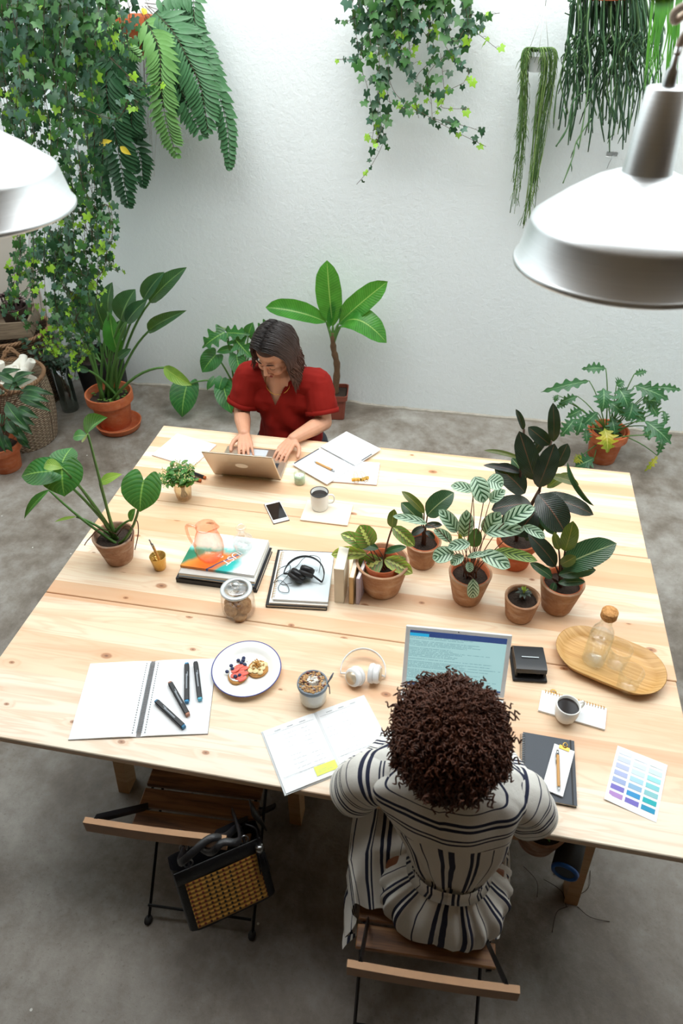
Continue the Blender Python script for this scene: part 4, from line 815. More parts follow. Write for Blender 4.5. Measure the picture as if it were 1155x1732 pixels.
# ---- fishbone plant
p = at(789, 1010); p.z = .7405; t, top, rs = pot('potted_fishbone_plant', 'fishbone plant with silver striped leaves in a tan pot in the middle of the group', 'plant', p, .077, .052, .13, AGED2, inner=.068)
plant(t, top, rs, [(a[0], a[1], a[2], a[3], a[4], {k: (m_leaf('lime_striped_leaf', '9dbf62', 'b2cf74', '8a9a60', '3f6a3c', 'cten', nv=7., vs=.3) if v == 'lime' else v) for k, v in (a[5] if len(a) > 5 else {}).items()}) for a in
      [(803, 806, 818, 851, 33, {'y': .03}), (824, 812, 851, 822, 30, {'y': .06}), (800, 830, 762, 822, 20, {'y': .03}), (828, 848, 855, 829, 20, {'y': .1}), (852, 884, 905, 858, 29), (822, 902, 887, 896, 26), (773, 900, 742, 862, 25), (784, 908, 789, 862, 26, {'y': .03}), (764, 915, 733, 896, 18), (795, 920, 757, 926, 21, {'y': -.03}),
      (768, 935, 731, 944, 29, {'y': -.04}), (784, 940, 762, 954, 18, {'y': -.05}), (812, 936, 863, 960, 29, {'y': -.04}), (835, 932, 909, 949, 20, {'m': 'lime', 'y': 0}), (790, 942, 826, 936, 11, {'y': -.05}), (800, 979, 799, 1012, 21, {'y': -.07, 'dy': -.01, 'up': (0, -1, .2)}), (792, 950, 795, 968, 14, {'y': -.05}), (884, 890, 922, 910, 18), (820, 902, 846, 866, 30, {'y': .08}),
      (722, 886, 664, 873, 15, {'y': -.02, 'ctl': (765, 900)}), (800, 925, 806, 893, 24, {'y': .03, 'm': STR}), (780, 925, 776, 902, 8, {'m': YEL})]],
      p.y, 'oblong', CTE, STEMR, .0016, spread=.45, fold=.22)
# ---- tall burgundy rubber plant
p = at(868, 950); p.z = .7405; t, top, rs = pot('potted_rubber_plant', 'tallest dark burgundy rubber plant in an orange pot at the back of the group', 'plant', p, .078, .058, .13, TERRA, rim=.008)
y0 = p.y+.0; S0 = aty(868, 905, y0); S1 = aty(912, 830, y0); S2 = aty(932, 745, y0+.03)
mb = MB(); mb.tube(bez(top-Vector((0, 0, .02)), S0, S1, 8), .007, 8); mb.tube(bez(top-Vector((0, 0, .02)), aty(868, 860, y0), aty(884, 775, y0), 8), .006, 8); mb.tube([S1, S2], .005, 8); mb.tube([aty(884, 775, y0), aty(886, 726, y0)], .004, 8); mb.tube([aty(884, 778, y0), aty(894, 750, y0-.01)], .003, 6); sub(t, mb, 'stem', STEMD)
plant(t, top, rs, [(936, 747, 935, 681, 21, {'up': (0, -1, .3), 'dy': .03}), (905, 812, 878, 729, 37, {'y': -.06, 'up': (0, -1, .5)}), (910, 824, 938, 750, 36, {'y': -.1, 'up': (0, -1, .5)}), (888, 834, 836, 786, 40, {'y': -.02}), (898, 852, 831, 862, 36, {'y': -.07}), (910, 836, 955, 900, 52, {'y': -.08}), (916, 838, 1004, 871, 30, {'y': -.03}),
      (960, 782, 1005, 856, 12, {'fold': .8, 'm': RUBG, 'y': -.02, 'up': (-1, -.3, .5)}), (932, 805, 979, 820, 16, {'m': OLV, 'y': .02}), (930, 752, 893, 722, 24, {'up': (0, -1, .5)}), (885, 727, 872, 692, 11, {'fold': .5}), (882, 777, 818, 762, 9, {'m': OLV, 'fold': .3}), (882, 800, 817, 787, 13), (940, 790, 960, 750, 24, {'m': RUB, 'y': .0}), (890, 810, 865, 775, 28, {'y': .05, 'm': RUBG}),
      (905, 866, 872, 906, 42, {'y': -.06}), (920, 860, 890, 915, 34, {'y': -.03}), (890, 855, 850, 890, 30, {'y': .03}), (925, 825, 965, 800, 16, {'m': OLV, 'y': .06}), (900, 770, 925, 735, 20, {'y': .03}), (905, 850, 940, 905, 30, {'y': -.02, 'm': RUBG}), (884, 770, 905, 750, 15, {'y': .02})],
      y0, 'oblong', RUB, STEMD, stems=False, fold=.14)
# ---- medium rubber plant on the right
p = at(940, 1025); p.z = .7405; t, top, rs = pot('potted_rubber_plant', 'rubber plant with glossy green leaves in the rightmost tan pot', 'plant', p, .077, .053, .13, AGED2, inner=.068)
plant(t, top, rs, [(950, 958, 1043, 919, 48, {'y': -.02}), (955, 932, 969, 881, 29, {'m': OLV, 'up': (0, -1, .4)}), (948, 955, 974, 941, 20, {'m': OLV, 'up': (0, -.8, .6), 'y': -.03}), (940, 958, 893, 903, 30, {'m': RUB}), (945, 972, 1008, 964, 23, {'y': -.03}), (944, 986, 990, 984, 15, {'y': -.04}), (934, 978, 896, 952, 17, {'y': -.03}), (930, 975, 915, 960, 16), (938, 985, 932, 1003, 12, {'y': -.03}), (945, 930, 937, 900, 14, {'m': OLV, 'up': (0, -1, .4)})],
      p.y, 'oblong', RUBG, STEMD, .0035, spread=.12, fold=.12)
# ---- small rosette plant
p = at(877, 1040); p.z = .7405; t, top, rs = pot('potted_succulent', 'small dark rosette succulent with a lime centre in the smallest tan pot', 'plant', p, .062, .048, .095, AGED2)
c = top+Vector((.0, -.0, .035)); SUC = plain('dark_rosette_leaf', '2e3a2c', .5, var=.3); SUG = plain('lime_rosette_leaf', '9db04a', .45, var=.2)
for k in range(16):
    a = k*2.399; r = .03 if k < 9 else .014; mb = MB(); z = .012 if k < 9 else .024
    leaf(mb, c+Vector((.003*math.cos(a), .003*math.sin(a), 0)), c+Vector((r*math.cos(a), r*math.sin(a), z-(.012 if k < 9 else 0))), .013 if k < 9 else .009, 'lance', (0, 0, 1), .1, .3, nl=6, nu=4); sub(t, mb, 'leaf', SUC if k < 9 else SUG)
mb = MB(); mb.tube([top-Vector((0, 0, .01)), c], .004, 6); sub(t, mb, 'stem', STEMD)
# ---- cuttings in the amber vase
c = V+Vector((0, 0, .085)); rn = random.Random(21); t = [o for o in SC.objects if o.name == 'bud_vase'][0]
CUT = m_leaf('fresh_cutting_green', '2f6a2e', '4a8a3c', '6f9a56', '93bb66', nv=6)
bq = thing('posy', 'bunch of fresh green cuttings with tiny cream buds in the amber vase', 'posy', V+Vector((0, 0, .012)))
mb = MB(); ms = MB(); mf = MB()
for k in range(26):
    a = k*2.4; r = .025+.055*((k % 7)/6); tipp = c+Vector((r*math.cos(a)*1.15, r*math.sin(a), .085-.7*r+rn.random()*.02)); st = V+Vector((.014*math.cos(a+2), .014*math.sin(a+2), .014)); ne = c+Vector((.014*math.cos(a), .014*math.sin(a), -.01))
    ms.tube(catmull([st, ne, tipp], 4), .0012, 5)
    for j in range(6 if k % 3 else 9):
        q = .25+.75*(j/8); P = ne.lerp(tipp, q); an = a+(1.3 if j % 2 else -1.3)+rn.uniform(-.4, .4); l = rn.uniform(.02, .036)
        leaf(mb, P, P+Vector((math.cos(an)*l, math.sin(an)*l, rn.uniform(-.01, .015))), l*.55, 'ovate', (0, -.3, 1), .1, .2, nl=5, nu=4)
    if k % 2 == 0:
        for j in range(14): mf.ball(tipp+Vector((rn.gauss(0, .010)+.012, rn.gauss(0, .010), rn.gauss(0.004, .007))), .0024, 5)
sub(bq, mb, 'foliage', CUT); sub(bq, ms, 'stem', plain('straw_stalk', '8a7a3c', .6)); sub(bq, mf, 'bud', plain('cream_buds', 'cfd08c', .6))
# ---- strelitzia on its saucer
p = at(203, 722, .0); p.z = 0; ts = thing('pot_saucer', 'orange terracotta saucer under the strelitzia pot', 'saucer', p)
MB().lathe([(0, .0), (.125, 0), (.14, .008), (.152, .045), (.154, .048), (.146, .048), (.132, .014), (0, .012)], 48).build('dish', TERRA, ts)
p.z = .0125; p.x -= .035; p.y += .02; t, top, rs = pot('potted_strelitzia', 'strelitzia with long paddle leaves in a large orange pot standing on a saucer', 'plant', p, .155, .105, .25, TERRA, rim=.012)
mb = MB()
for k in range(60):
    a, r = rnd.random()*6.28, .04+.09*rnd.random(); mb.ball(top+Vector((r*math.cos(a), r*math.sin(a), .012)), .008, 5, sq=(1.3, 1, .5))
sub(t, mb, 'moss', plain('green_moss', '5a8038', .9, var=.4, sc=60))
plant(t, top, rs, [(253, 511, 316, 452, 30, {'y': .04, 'fold': .5}), (243, 506, 278, 460, 26, {'y': .0, 'fold': .6}), (204, 542, 229, 489, 42, {'y': -.02}), (214, 546, 249, 507, 26, {'y': -.06}), (251, 560, 316, 525, 22, {'y': .02, 'fold': .7, 'dy': -.1}), (183, 528, 190, 477, 26, {'y': .02}), (131, 548, 80, 500, 26, {'y': -.1}), (150, 560, 86, 530, 24, {'y': -.02}),
      (200, 598, 186, 528, 32, {'m': BANA, 'y': -.02}), (200, 605, 222, 590, 14, {'y': -.1}), (151, 627, 130, 621, 12, {'y': -.1}), (155, 598, 134, 584, 22, {'y': -.02}), (165, 570, 140, 480, 34, {'y': .08}), (277, 621, 325, 652, 24, {'m': MONL, 'y': -.1, 'ctl': (228, 622), 'dy': -.05}), (180, 560, 160, 500, 30, {'y': .12}), (195, 575, 215, 540, 26, {'y': .08})],
      p.y, 'ovate', STR, STEM, .0085, up=(0, -.9, .45), fold=.3, spread=.5, nl=18)
# ---- monstera behind the woman in red
p = at(408, 690, 0); p.z = 0; t, top, rs = pot('potted_monstera', 'split leaved monstera in a terracotta pot on the floor behind the woman in red', 'plant', p, .11, .08, .19, TERRA, rim=.01)
plant(t, top, rs, [(380, 562, 343, 588, 40, {'cuts': (3.5, .7)}), (384, 563, 422, 566, 28, {'cuts': (3.5, .65)}), (398, 574, 425, 604, 42, {'cuts': (3.5, .7)}), (365, 600, 342, 630, 36, {'lobe': .2}), (420, 568, 428, 545, 22, {}), (392, 590, 366, 596, 14, {}), (378, 652, 392, 700, 36, {'lobe': .2, 'm': MON, 'y': -.12}), (362, 640, 350, 660, 12, {'y': -.1}), (376, 640, 370, 662, 22, {'y': -.1}),
      (316, 652, 308, 706, 50, {'lobe': .26, 'y': -.12, 'ctl': (355, 630), 'up': (0, -.8, .6)}), (440, 560, 470, 545, 30, {'cuts': (3.5, .65)}), (400, 600, 410, 640, 30, {'y': -.05})],
      p.y, 'heart', MON, STEM, .006, lobe=.15, up=(0, -.8, .6), nl=28, nu=10)
# ---- banana plant in its square pot
p = at(567, 702, 0); p.z = 0; t = thing('potted_banana_plant', 'young banana plant in a square brown pot against the white wall', 'plant', p, .12)
def sqr(r, z, bv=.2): return [Vector((r*math.copysign(1, math.cos(a))*min(1, abs(math.cos(a))*1.32), r*math.copysign(1, math.sin(a))*min(1, abs(math.sin(a))*1.32), z)) for a in [2*PI*(k+.5)/32 for k in range(32)]]
PB = plain('brown_plastic_pot', '82402f', .55, var=.06)
auto_smooth(MB().rings([sqr(.06, .0), sqr(.066, .005), sqr(.078, .16), sqr(.089, .162), sqr(.092, .20), sqr(.086, .20), sqr(.083, .165), sqr(.05, .16)], cap=True).build('pot', PB, t), 40)
mb = MB(); mb.rings([sqr(.083*k/6, .178+.006*noise.noise((k*3.1, 1, 2))) for k in range(1, 7)], cap=True); mb.build('soil', SOIL, t)
top = Vector(p)+Vector((0, 0, .17)); ytr = p.y
tr = [top, aty(570, 620, ytr), aty(564, 590, ytr), aty(563, 562, ytr)]; mb = MB(); P = catmull(tr, 6); mb.tube(P, [.024-.008*k/len(P)+.003*math.sin(k*2.1) for k in range(len(P))], 12); sub(t, mb, 'trunk', plain('papery_brown_trunk', '6b5038', .85, var=.45, sc=25, bump=.6, bsc=50))
cr = aty(563, 568, ytr)
for e in [(563, 552, 553, 440, 44, .25, (0, -1, .15), 0, .04, 0.), (572, 548, 656, 476, 38, .3, (0, -.9, .5), -.05, .08, .02), (576, 552, 654, 580, 46, .15, (0, -.6, 1), -.12, .42, 0), (552, 545, 449, 520, 34, .5, (0, -.8, .8), -.1, .14, 0), (556, 556, 566, 505, 12, .7, (0, -1, .2), 0, .02, 0)]:
    b = aty(e[0], e[1], ytr-.01); s = px_m(b); tip = aty(e[2], e[3], ytr-.01+e[7]); mb = MB(); leaf(mb, b, tip, e[4]*s, 'banana', e[6], e[8], e[5], 0, e[9], 22, 10); sub(t, mb, 'leaf', BANA)
    mb = MB(); mb.tube(bez(cr-Vector((0, 0, .05)), cr.lerp(b, .6), b, 7), [.013, .012, .011, .01, .009, .008, .006], 8); sub(t, mb, 'stalk', STEM)
# ---- split leaf philodendron, right
p = at(1016, 775, 0); p.z = 0; t, top, rs = pot('potted_split_leaf_philodendron', 'bushy split leaf philodendron in an orange pot on the floor at right', 'plant', p, .125, .085, .22, TERRA, rim=.012, inner=.1)
X = [(1025, 623, 984, 624, 13), (998, 644, 916, 663, 13), (1072, 633, 1094, 628, 9), (1020, 656, 1018, 696, 24), (1045, 656, 1062, 690, 26), (1072, 652, 1130, 676, 20), (1108, 655, 1152, 660, 10), (977, 670, 945, 682, 12), (985, 692, 958, 706, 14), (986, 702, 975, 736, 18), (972, 708, 948, 738, 18), (1010, 697, 984, 720, 18), (1034, 706, 1040, 735, 17), (1022, 724, 1027, 765, 24), (1070, 680, 1060, 712, 28), (1085, 676, 1118, 680, 20), (1095, 680, 1112, 705, 18), (1090, 712, 1134, 750, 24),
     (1042, 652, 1055, 645, 16), (1112, 770, 1090, 797, 8), (1090, 720, 1098, 745, 10), (1005, 775, 972, 790, 22), (985, 770, 970, 782, 12), (990, 725, 992, 750, 12), (1060, 690, 1090, 712, 22), (1122, 695, 1126, 718, 9), (1030, 680, 1055, 700, 20), (960, 680, 940, 690, 9), (1120, 740, 1112, 770, 10), (942, 668, 938, 680, 8)]
X = [(*e[:4], e[4]*1.7, {'m': YEL} if i in (13, 19, 22) else {}) for i, e in enumerate(X)]
for i in (3, 13, 9, 10, 11, 21, 22, 23): X[i][5]['y'] = -.12
for i in (17, 19, 28): X[i][5]['y'] = -.1
plant(t, top, rs, X, p.y, 'lance', XAN, STEM, .0035, up=(0, -.8, .6), cuts=(5, .6), nl=40, nu=8, fold=.15, arch=.18)
# ---- ruffled calathea, left
p = at(14, 790, 0); p.z = 0; t, top, rs = pot('potted_calathea', 'calathea with dark ruffled leaves in an orange pot at the left edge of the floor', 'plant', p, .125, .085, .19, TERRA, rim=.012)
X = [(35, 660, 92, 668, 11), (30, 650, -10, 630, 12), (20, 655, 55, 642, 11), (20, 648, 60, 630, 11), (0, 640, 35, 625, 11), (35, 668, 85, 680, 12), (30, 670, 88, 697, 12), (10, 680, 50, 730, 16), (15, 695, 10, 735, 12), (12, 712, 32, 738, 14), (5, 650, 38, 660, 12), (30, 690, 66, 708, 12), (-5, 670, -20, 700, 14), (2, 700, -4, 740, 13), (20, 720, 50, 750, 12), (0, 720, 10, 765, 11), (25, 700, 60, 720, 12), (-10, 690, -30, 720, 14), (30, 735, 52, 760, 10), (5, 735, 22, 765, 12), (8, 665, -30, 665, 13), (35, 712, 55, 735, 11)]
plant(t, top, rs, [(*e[:4], e[4]*1.35, {'y': -.06 if i % 2 else .06}) for i, e in enumerate(X)], p.y, 'lance', CAL, STEMR, .0025, up=(0, -.6, .8), wave=.02, nl=22, arch=.16)
# ---------------------------------------------------------------- hanging plants
def ivy_leaf(mb, c, s, nrm, dirn, mi):
    nrm = Vector(nrm).normalized(); d = Vector(dirn); d = (d-nrm*d.dot(nrm)); d = d.normalized() if d.length > .01 else nrm.orthogonal(); e = nrm.cross(d); vs = [c+nrm*s*.06]
    for a, r in ((-2.6, .42), (-2.05, .66), (-1.55, .5), (-1.0, .8), (-.5, .56), (0, 1.0), (.5, .56), (1.0, .8), (1.55, .5), (2.05, .66), (2.6, .42)):
        vs.append(c+s*r*(math.cos(a)*d+math.sin(a)*e)-nrm*s*.12*r*r)
    mb.add(vs, [(0, i, i+1) for i in range(1, 11)], mi)
IVY = [plain('deep_ivy', '28502f', .4, var=.3, sc=20), plain('mid_ivy', '3f7034', .4, var=.3, sc=20), plain('bright_ivy', '8fbf32', .45, var=.2, sc=20), plain('grey_ivy', '4f7560', .4, var=.25, sc=20)]
for m in IVY:
    nt = m.node_tree; b = nt.nodes['Principled BSDF']; tr = nt.nodes.new('ShaderNodeBsdfTranslucent'); mx = nt.nodes.new('ShaderNodeMixShader'); mx.inputs[0].default_value = .3
    nt.links.new(b.inputs['Base Color'].links[0].from_socket, tr.inputs[0]); nt.links.new(b.outputs[0], mx.inputs[1]); nt.links.new(tr.outputs[0], mx.inputs[2]); nt.links.new(mx.outputs[0], nt.nodes['Material Output'].inputs[0])
def strand(ml, ms, P, size, rn, dens=1., tipb=.25, lp=.02, w=.0016):
    C = catmull(P, 8); ms.tube(C, w, 5); L = 0
    n = len(C); acc = 0
    for i in range(1, n):
        seg = (C[i]-C[i-1]).length; acc += seg
        if acc > lp/dens:
            acc = 0; q = i/n; s = size*rn.uniform(.6, 1.15)*(1-.45*q)
            a = rn.random()*6.28; off = Vector((math.cos(a), math.sin(a)*.7, rn.uniform(-.3, .4)))*rn.uniform(.012, .04); c = C[i]+off
            ms.tube([C[i], C[i]+off*.5+Vector((0, 0, .006)), c], .0007, 3, cap=False)
            g_ = rn.random(); mi = 2 if (q > .8 and g_ < tipb*1.8) or g_ < tipb*.15 else (1 if g_ < .5 else (3 if g_ < .66 else 0))
            ivy_leaf(ml, c, s, (rn.gauss(0, .5), -1+rn.gauss(0, .35), .55+rn.gauss(0, .4)), (rn.gauss(0, .7), -.2, -1), mi)
rn = random.Random(99)
t = thing('hanging_ivy', 'huge trailing ivy hanging in the left corner, partly behind the left lamp', 'plant', aty(95, -40, 3.35)); ml, ms = MB(), MB()
for k in range(64):
    x0 = rn.uniform(-60, 150) if k % 8 else rn.uniform(150, 200); y0 = rn.uniform(3.05, 3.75)
    if 35 < x0 < 170 and k % 2: ye = rn.uniform(380, 560)
    else: ye = rn.uniform(150, 330) if x0 < 140 else rn.uniform(70, 150)
    P = []; x = x0; n = 7
    for j in range(n):
        P.append(aty(x, lerp(-60, ye, j/(n-1)), y0+rn.uniform(-.05, .05))); x += rn.uniform(-9, 13)
    strand(ml, ms, P, .047, rn, 1.0, .16, .021, .0012)
for P in ([(150, 60), (200, 110), (235, 150), (262, 145)], [(140, 190), (190, 200), (225, 165), (235, 180)], [(100, 330), (150, 370), (185, 345), (188, 395), (175, 425)], [(30, 380), (32, 440), (18, 490), (10, 520), (60, 560), (100, 600)], [(45, 430), (60, 470), (40, 500), (18, 498)], [(120, 420), (110, 480), (140, 520), (100, 570), (75, 590)],
          [(90, 400), (130, 450), (150, 510), (155, 560), (120, 585), (72, 592)], [(110, 350), (120, 430), (95, 470), (100, 540), (130, 590), (125, 640)], [(150, 380), (170, 430), (185, 440), (195, 455)], [(130, 250), (150, 330), (178, 380), (180, 440), (165, 470)], [(80, 390), (100, 430), (70, 460), (35, 465)], [(60, 400), (75, 440), (110, 455), (150, 470), (175, 500)], [(100, 380), (90, 450), (120, 500), (135, 545), (95, 560)], [(140, 400), (150, 460), (120, 520), (150, 575), (130, 600)]):
    for r_ in range(3): strand(ml, ms, [aty(a+rn.uniform(-7, 7), b+rn.uniform(-7, 7), 3.15+.12*r_) for a, b in P], .040, rn, 1.0, .4, .024, .0012)
sub(t, ml, 'foliage', IVY); sub(t, ms, 'stem', STEMD)
def hanger(t, p, r, h, m, wires=True, z1=4.6):
    """hanging pot whose rim centre is p, with three wires"""
    mb = MB(); mb.lathe([(0, -h), (r*.68, -h), (r*.7, -h+.005), (r*.93, -.25*h), (r*.99, -.22*h), (r, 0), (r*.95, 0), (r*.9, -.2*h), (0, -.2*h)], 36, o=p); auto_smooth(sub(t, mb, 'pot', m), 50)
    if wires:
        for k in range(3):
            a = k*2.09+.5; mb = MB(); mb.tube([p+Vector((r*.97*math.cos(a), r*.97*math.sin(a), 0)), p+Vector((0, .0, r*3.2))], .0012, 5); sub(t, mb, 'wire', plain('white_wire', 'e4e4e0', .4))
        mb = MB(); mb.tube([p+Vector((0, 0, r*3.2)), Vector((p.x, p.y, z1))], .0015, 5); sub(t, mb, 'wire', MATS['white_wire'])
q = t; hanger(t, aty(80, -130, 3.4), .16, .15, TERRA)
t = thing('hanging_ivy', 'open trailing ivy hanging at the top centre of the white wall', 'plant', aty(705, -40, 4.1)); ml, ms = MB(), MB()
IV = [[(600, -30), (612, 60), (610, 110), (622, 150), (632, 210), (628, 240)], [(615, -30), (640, 80), (638, 150), (640, 200), (636, 250)], [(630, -30), (636, 90), (640, 150), (645, 210), (648, 240), (625, 285), (603, 312)], [(660, -30), (668, 60), (690, 100), (692, 125), (712, 145), (740, 158), (785, 140)], [(640, 20), (655, 100), (660, 140), (680, 170), (735, 203), (775, 225), (822, 248)],
      [(700, -30), (740, 30), (770, 70), (790, 45), (812, 60), (840, 82)], [(730, -30), (732, 60), (730, 100), (705, 130), (704, 175), (708, 200)], [(780, -20), (790, 60), (745, 100), (722, 130), (728, 160), (731, 200)], [(755, -30), (748, 60), (770, 100), (792, 120), (785, 138)], [(610, -30), (605, 20), (590, 35), (583, 40)], [(622, 60), (612, 100), (590, 100), (570, 101)], [(770, -20), (790, 20), (815, 25), (845, 22)], [(680, -30), (676, 50), (660, 80), (680, 110), (700, 108)],
      [(745, 90), (750, 140), (752, 165), (748, 182), (795, 184)], [(600, -20), (625, 20), (650, 10), (655, -10)], [(730, 200), (762, 208), (790, 214), (812, 222)], [(655, 170), (690, 185), (712, 178)], [(700, -20), (705, 30), (722, 60), (728, 40)], [(650, -30), (655, 30), (668, 90), (680, 95)], [(760, -30), (765, 30), (800, 40), (812, 50)], [(640, 120), (660, 180), (640, 230), (640, 250)]]
for P in IV: strand(ml, ms, [aty(a, b, 4.08+rn.uniform(-.06, .08)) for a, b in P], .050, rn, .85, .45, .028, .0012)
for k in range(16):
    x = rn.uniform(598, 800); P = [(x, -40), (x+rn.uniform(-8, 8), 10), (x+rn.uniform(-12, 12), rn.uniform(40, 110))]
    strand(ml, ms, [aty(a, b, 4.1+rn.uniform(-.1, .08)) for a, b in P], .058, rn, 1.1, .12, .026, .0012)
sub(t, ml, 'foliage', IVY); sub(t, ms, 'stem', STEMD); hanger(t, aty(705, -75, 4.1), .14, .12, TERRA)
# ---- sword fern in its terracotta wall pot
FE = [plain('fern_green', '4a7a50', .45, var=.3, sc=15), plain('fern_dark', '2e5a38', .45, var=.3, sc=15), plain('fern_light', '6b9c55', .45, var=.2, sc=15), plain('fern_yellow', 'd8c038', .5)]
def frond(P, w, n, m, rn, y, parent, sc_=1.):
    C = catmull([aty(a, b, y+dy) for a, b, dy in P], 8); mb = MB(); mb.tube(C, .0016, 5, mi=1); N = len(C); lens = [0]
    for i in range(1, N): lens.append(lens[-1]+(C[i]-C[i-1]).length)
    T = lens[-1]; j = 0
    for k in range(n):
        s = T*(.1+.9*k/n)
        while j < N-2 and lens[j+1] < s: j += 1
        p = C[j].lerp(C[j+1], (s-lens[j])/max(1e-6, lens[j+1]-lens[j])); tg = (C[j+1]-C[j]).normalized(); q = s/T
        wl = w*min(1, .6+2.5*q)*(1-q**4)**.7+.008; up_ = Vector((0, -1, .35)); sd = tg.cross(up_).normalized()
        for sg in (-1, 1):
            if rn.random() < .04: continue
            dr = (sd*sg+tg*.28+Vector((0, 0, -.35-.25*rn.random()))).normalized(); tip = p+dr*wl*rn.uniform(.85, 1.05); leaf(mb, p, tip, T/n*1.35, 'lance', (rn.uniform(-.2, .2), -1, .35), .06, .15, nl=4, nu=2)
    return sub(parent, mb, 'frond', [m, STEMD])
pc = aty(216, 26, 4.12); t = thing('hanging_fern', 'sword fern with long drooping fronds in a hanging terracotta pot on the wall', 'plant', pc); hanger(t, pc, .125, .17, TERRA)
mb = MB(); mb.lathe([(0, -.03), (.11, -.03)], 24, o=pc); sub(t, mb, 'soil', SOIL)
for P, w, n, mi in (([(240, 10, 0), (275, 60, -.05), (300, 140, -.08), (325, 190, -.06), (345, 235, -.05)], .10, 30, 0), ([(245, 5, 0), (300, 20, 0), (345, 90, 0), (370, 160, -.02), (385, 220, -.02), (388, 290, 0)], .07, 34, 0), ([(235, 15, 0), (268, 80, -.12), (272, 140, -.14), (280, 200, -.12), (300, 268, -.08)], .09, 34, 2),
                    ([(215, 20, 0), (190, 70, -.08), (180, 150, -.12), (195, 230, -.1), (218, 352, -.06)], .12, 36, 1), ([(210, 20, 0), (190, 100, -.05), (200, 200, -.06), (235, 260, -.02), (242, 318, 0)], .10, 36, 1), ([(200, 10, 0), (175, 40, -.15), (205, 70, -.17), (242, 102, -.12)], .05, 26, 2), ([(250, 0, 0), (320, -10, 0), (330, 40, 0), (355, 100, 0)], .06, 22, 0),
                    ([(200, 15, 0), (170, 60, 0), (160, 150, 0), (172, 230, 0), (175, 300, 0)], .10, 30, 1), ([(245, 10, 0), (290, 60, 0), (310, 110, .02), (315, 180, .04)], .09, 26, 1), ([(220, 10, 0), (200, 90, -.1), (220, 160, -.1), (222, 230, -.08)], .11, 28, 1), ([(250, 10, 0), (310, 40, 0), (350, 120, 0), (350, 180, 0)], .08, 26, 0), ([(210, 10, 0), (180, 120, -.05), (205, 190, -.04), (245, 235, -.03)], .09, 28, 1),
                    ([(250, 10, -.03), (290, 50, -.06), (318, 100, -.08), (340, 150, -.08), (352, 225, -.06)], .11, 30, 0), ([(240, 15, -.02), (262, 60, -.04), (285, 130, -.02), (292, 190, 0)], .10, 24, 1), ([(195, 10, 0), (150, 60, 0), (150, 160, 0), (165, 260, 0), (185, 345, 0)], .06, 24, 1)): frond(P, w*1.3, n, FE[mi], rn, 4.1, t)
for a, b, c_, d_ in ((168, 245, 190, 238), (203, 248, 222, 262), (247, 15, 242, 25)):
    mb = MB(); leaf(mb, aty(a, b, 3.96), aty(c_, d_, 3.95), .035, 'lance', (0, -1, .4), nl=6, nu=4); sub(t, mb, 'leaf', FE[3])
mb = MB()
for k in range(16): x = rn.uniform(222, 262); mb.tube(catmull([aty(x, 40, 4.14), aty(x+rn.uniform(-6, 10), rn.uniform(120, 200), 4.2), aty(x+rn.uniform(-8, 14), rn.uniform(210, 300), 4.2)], 5), .0006, 3)
sub(t, mb, 'runner', plain('dry_runner', '8a6a58', .8))
# ---- mistletoe cacti
def cactus(name, label, p, strands, m, r, pot_m, pr, ph, brn, w1=5):
    t = thing(name, label, 'plant', p); hanger(t, p, pr, ph, pot_m); mb = MB()
    for P in strands:
        C = catmull(P, 5); mb.tube(C, [r*(1+.25*math.sin(i*1.7)) for i in range(len(C))], 4, flat=.5, mi=rn.choice((0, 0, 1, 0, 2)))
        for i in range(2, len(C)-1):
            if rn.random() < brn: a = rn.random()*6.28; l = rn.uniform(.02, .05); mb.tube([C[i], C[i]+Vector((math.cos(a)*l*.35, math.sin(a)*l*.25, -l*.5)), C[i]+Vector((math.cos(a)*l*.5, math.sin(a)*l*.3, -l))], [r*.8, r*.8, r*.4], 3, flat=.5, mi=rn.choice((0, 1, 2)))
    sub(t, mb, 'foliage', m); return t
CM = [plain('cactus_green', '5b7f3e', .6, var=.25), plain('cactus_mid', '466a34', .6, var=.25), plain('cactus_pale', '83a05a', .6, var=.2)]
CD = [plain('deep_cactus_green', '33563a', .5, var=.3), plain('deep_cactus_mid', '446a44', .5, var=.3), plain('deep_cactus_pale', '6a8f5e', .5, var=.2)]
pc = aty(911, 86, 4.14); S_ = []
for k in range(85):
    left = k % 2; x0 = rn.uniform(886, 900) if left else rn.uniform(912, 938); L_ = rn.random()**.6; xe = (rn.uniform(862, 880) if left else rn.uniform(880, 900)); ye = lerp(150, 362, L_) if left else lerp(150, 388, L_); xe = lerp(x0+(-8 if left else -2), xe, L_); yd = rn.uniform(-.07, .04)
    S_.append([pc+Vector((rn.uniform(-.03, .03), rn.uniform(-.03, .03), 0)), aty(x0, 84, 4.14+yd*1.3)+Vector((0, 0, .005)), aty(x0+(-6 if left else 3), 120, 4.14+yd*1.3), aty(lerp(x0, xe, .5)+rn.uniform(-5, 5), lerp(110, ye, .55), 4.16+yd), aty(xe+rn.uniform(-4, 4), ye, 4.17+yd*.5)])
cactus('hanging_mistletoe_cactus', 'small mistletoe cactus trailing in two long tails from a white hanging pot', pc, S_, CM, .0022, plain('white_glazed_pot', 'dfe6ea', .4), .055, .085, .42)
pc = aty(1035, -60, 3.95); S_ = []
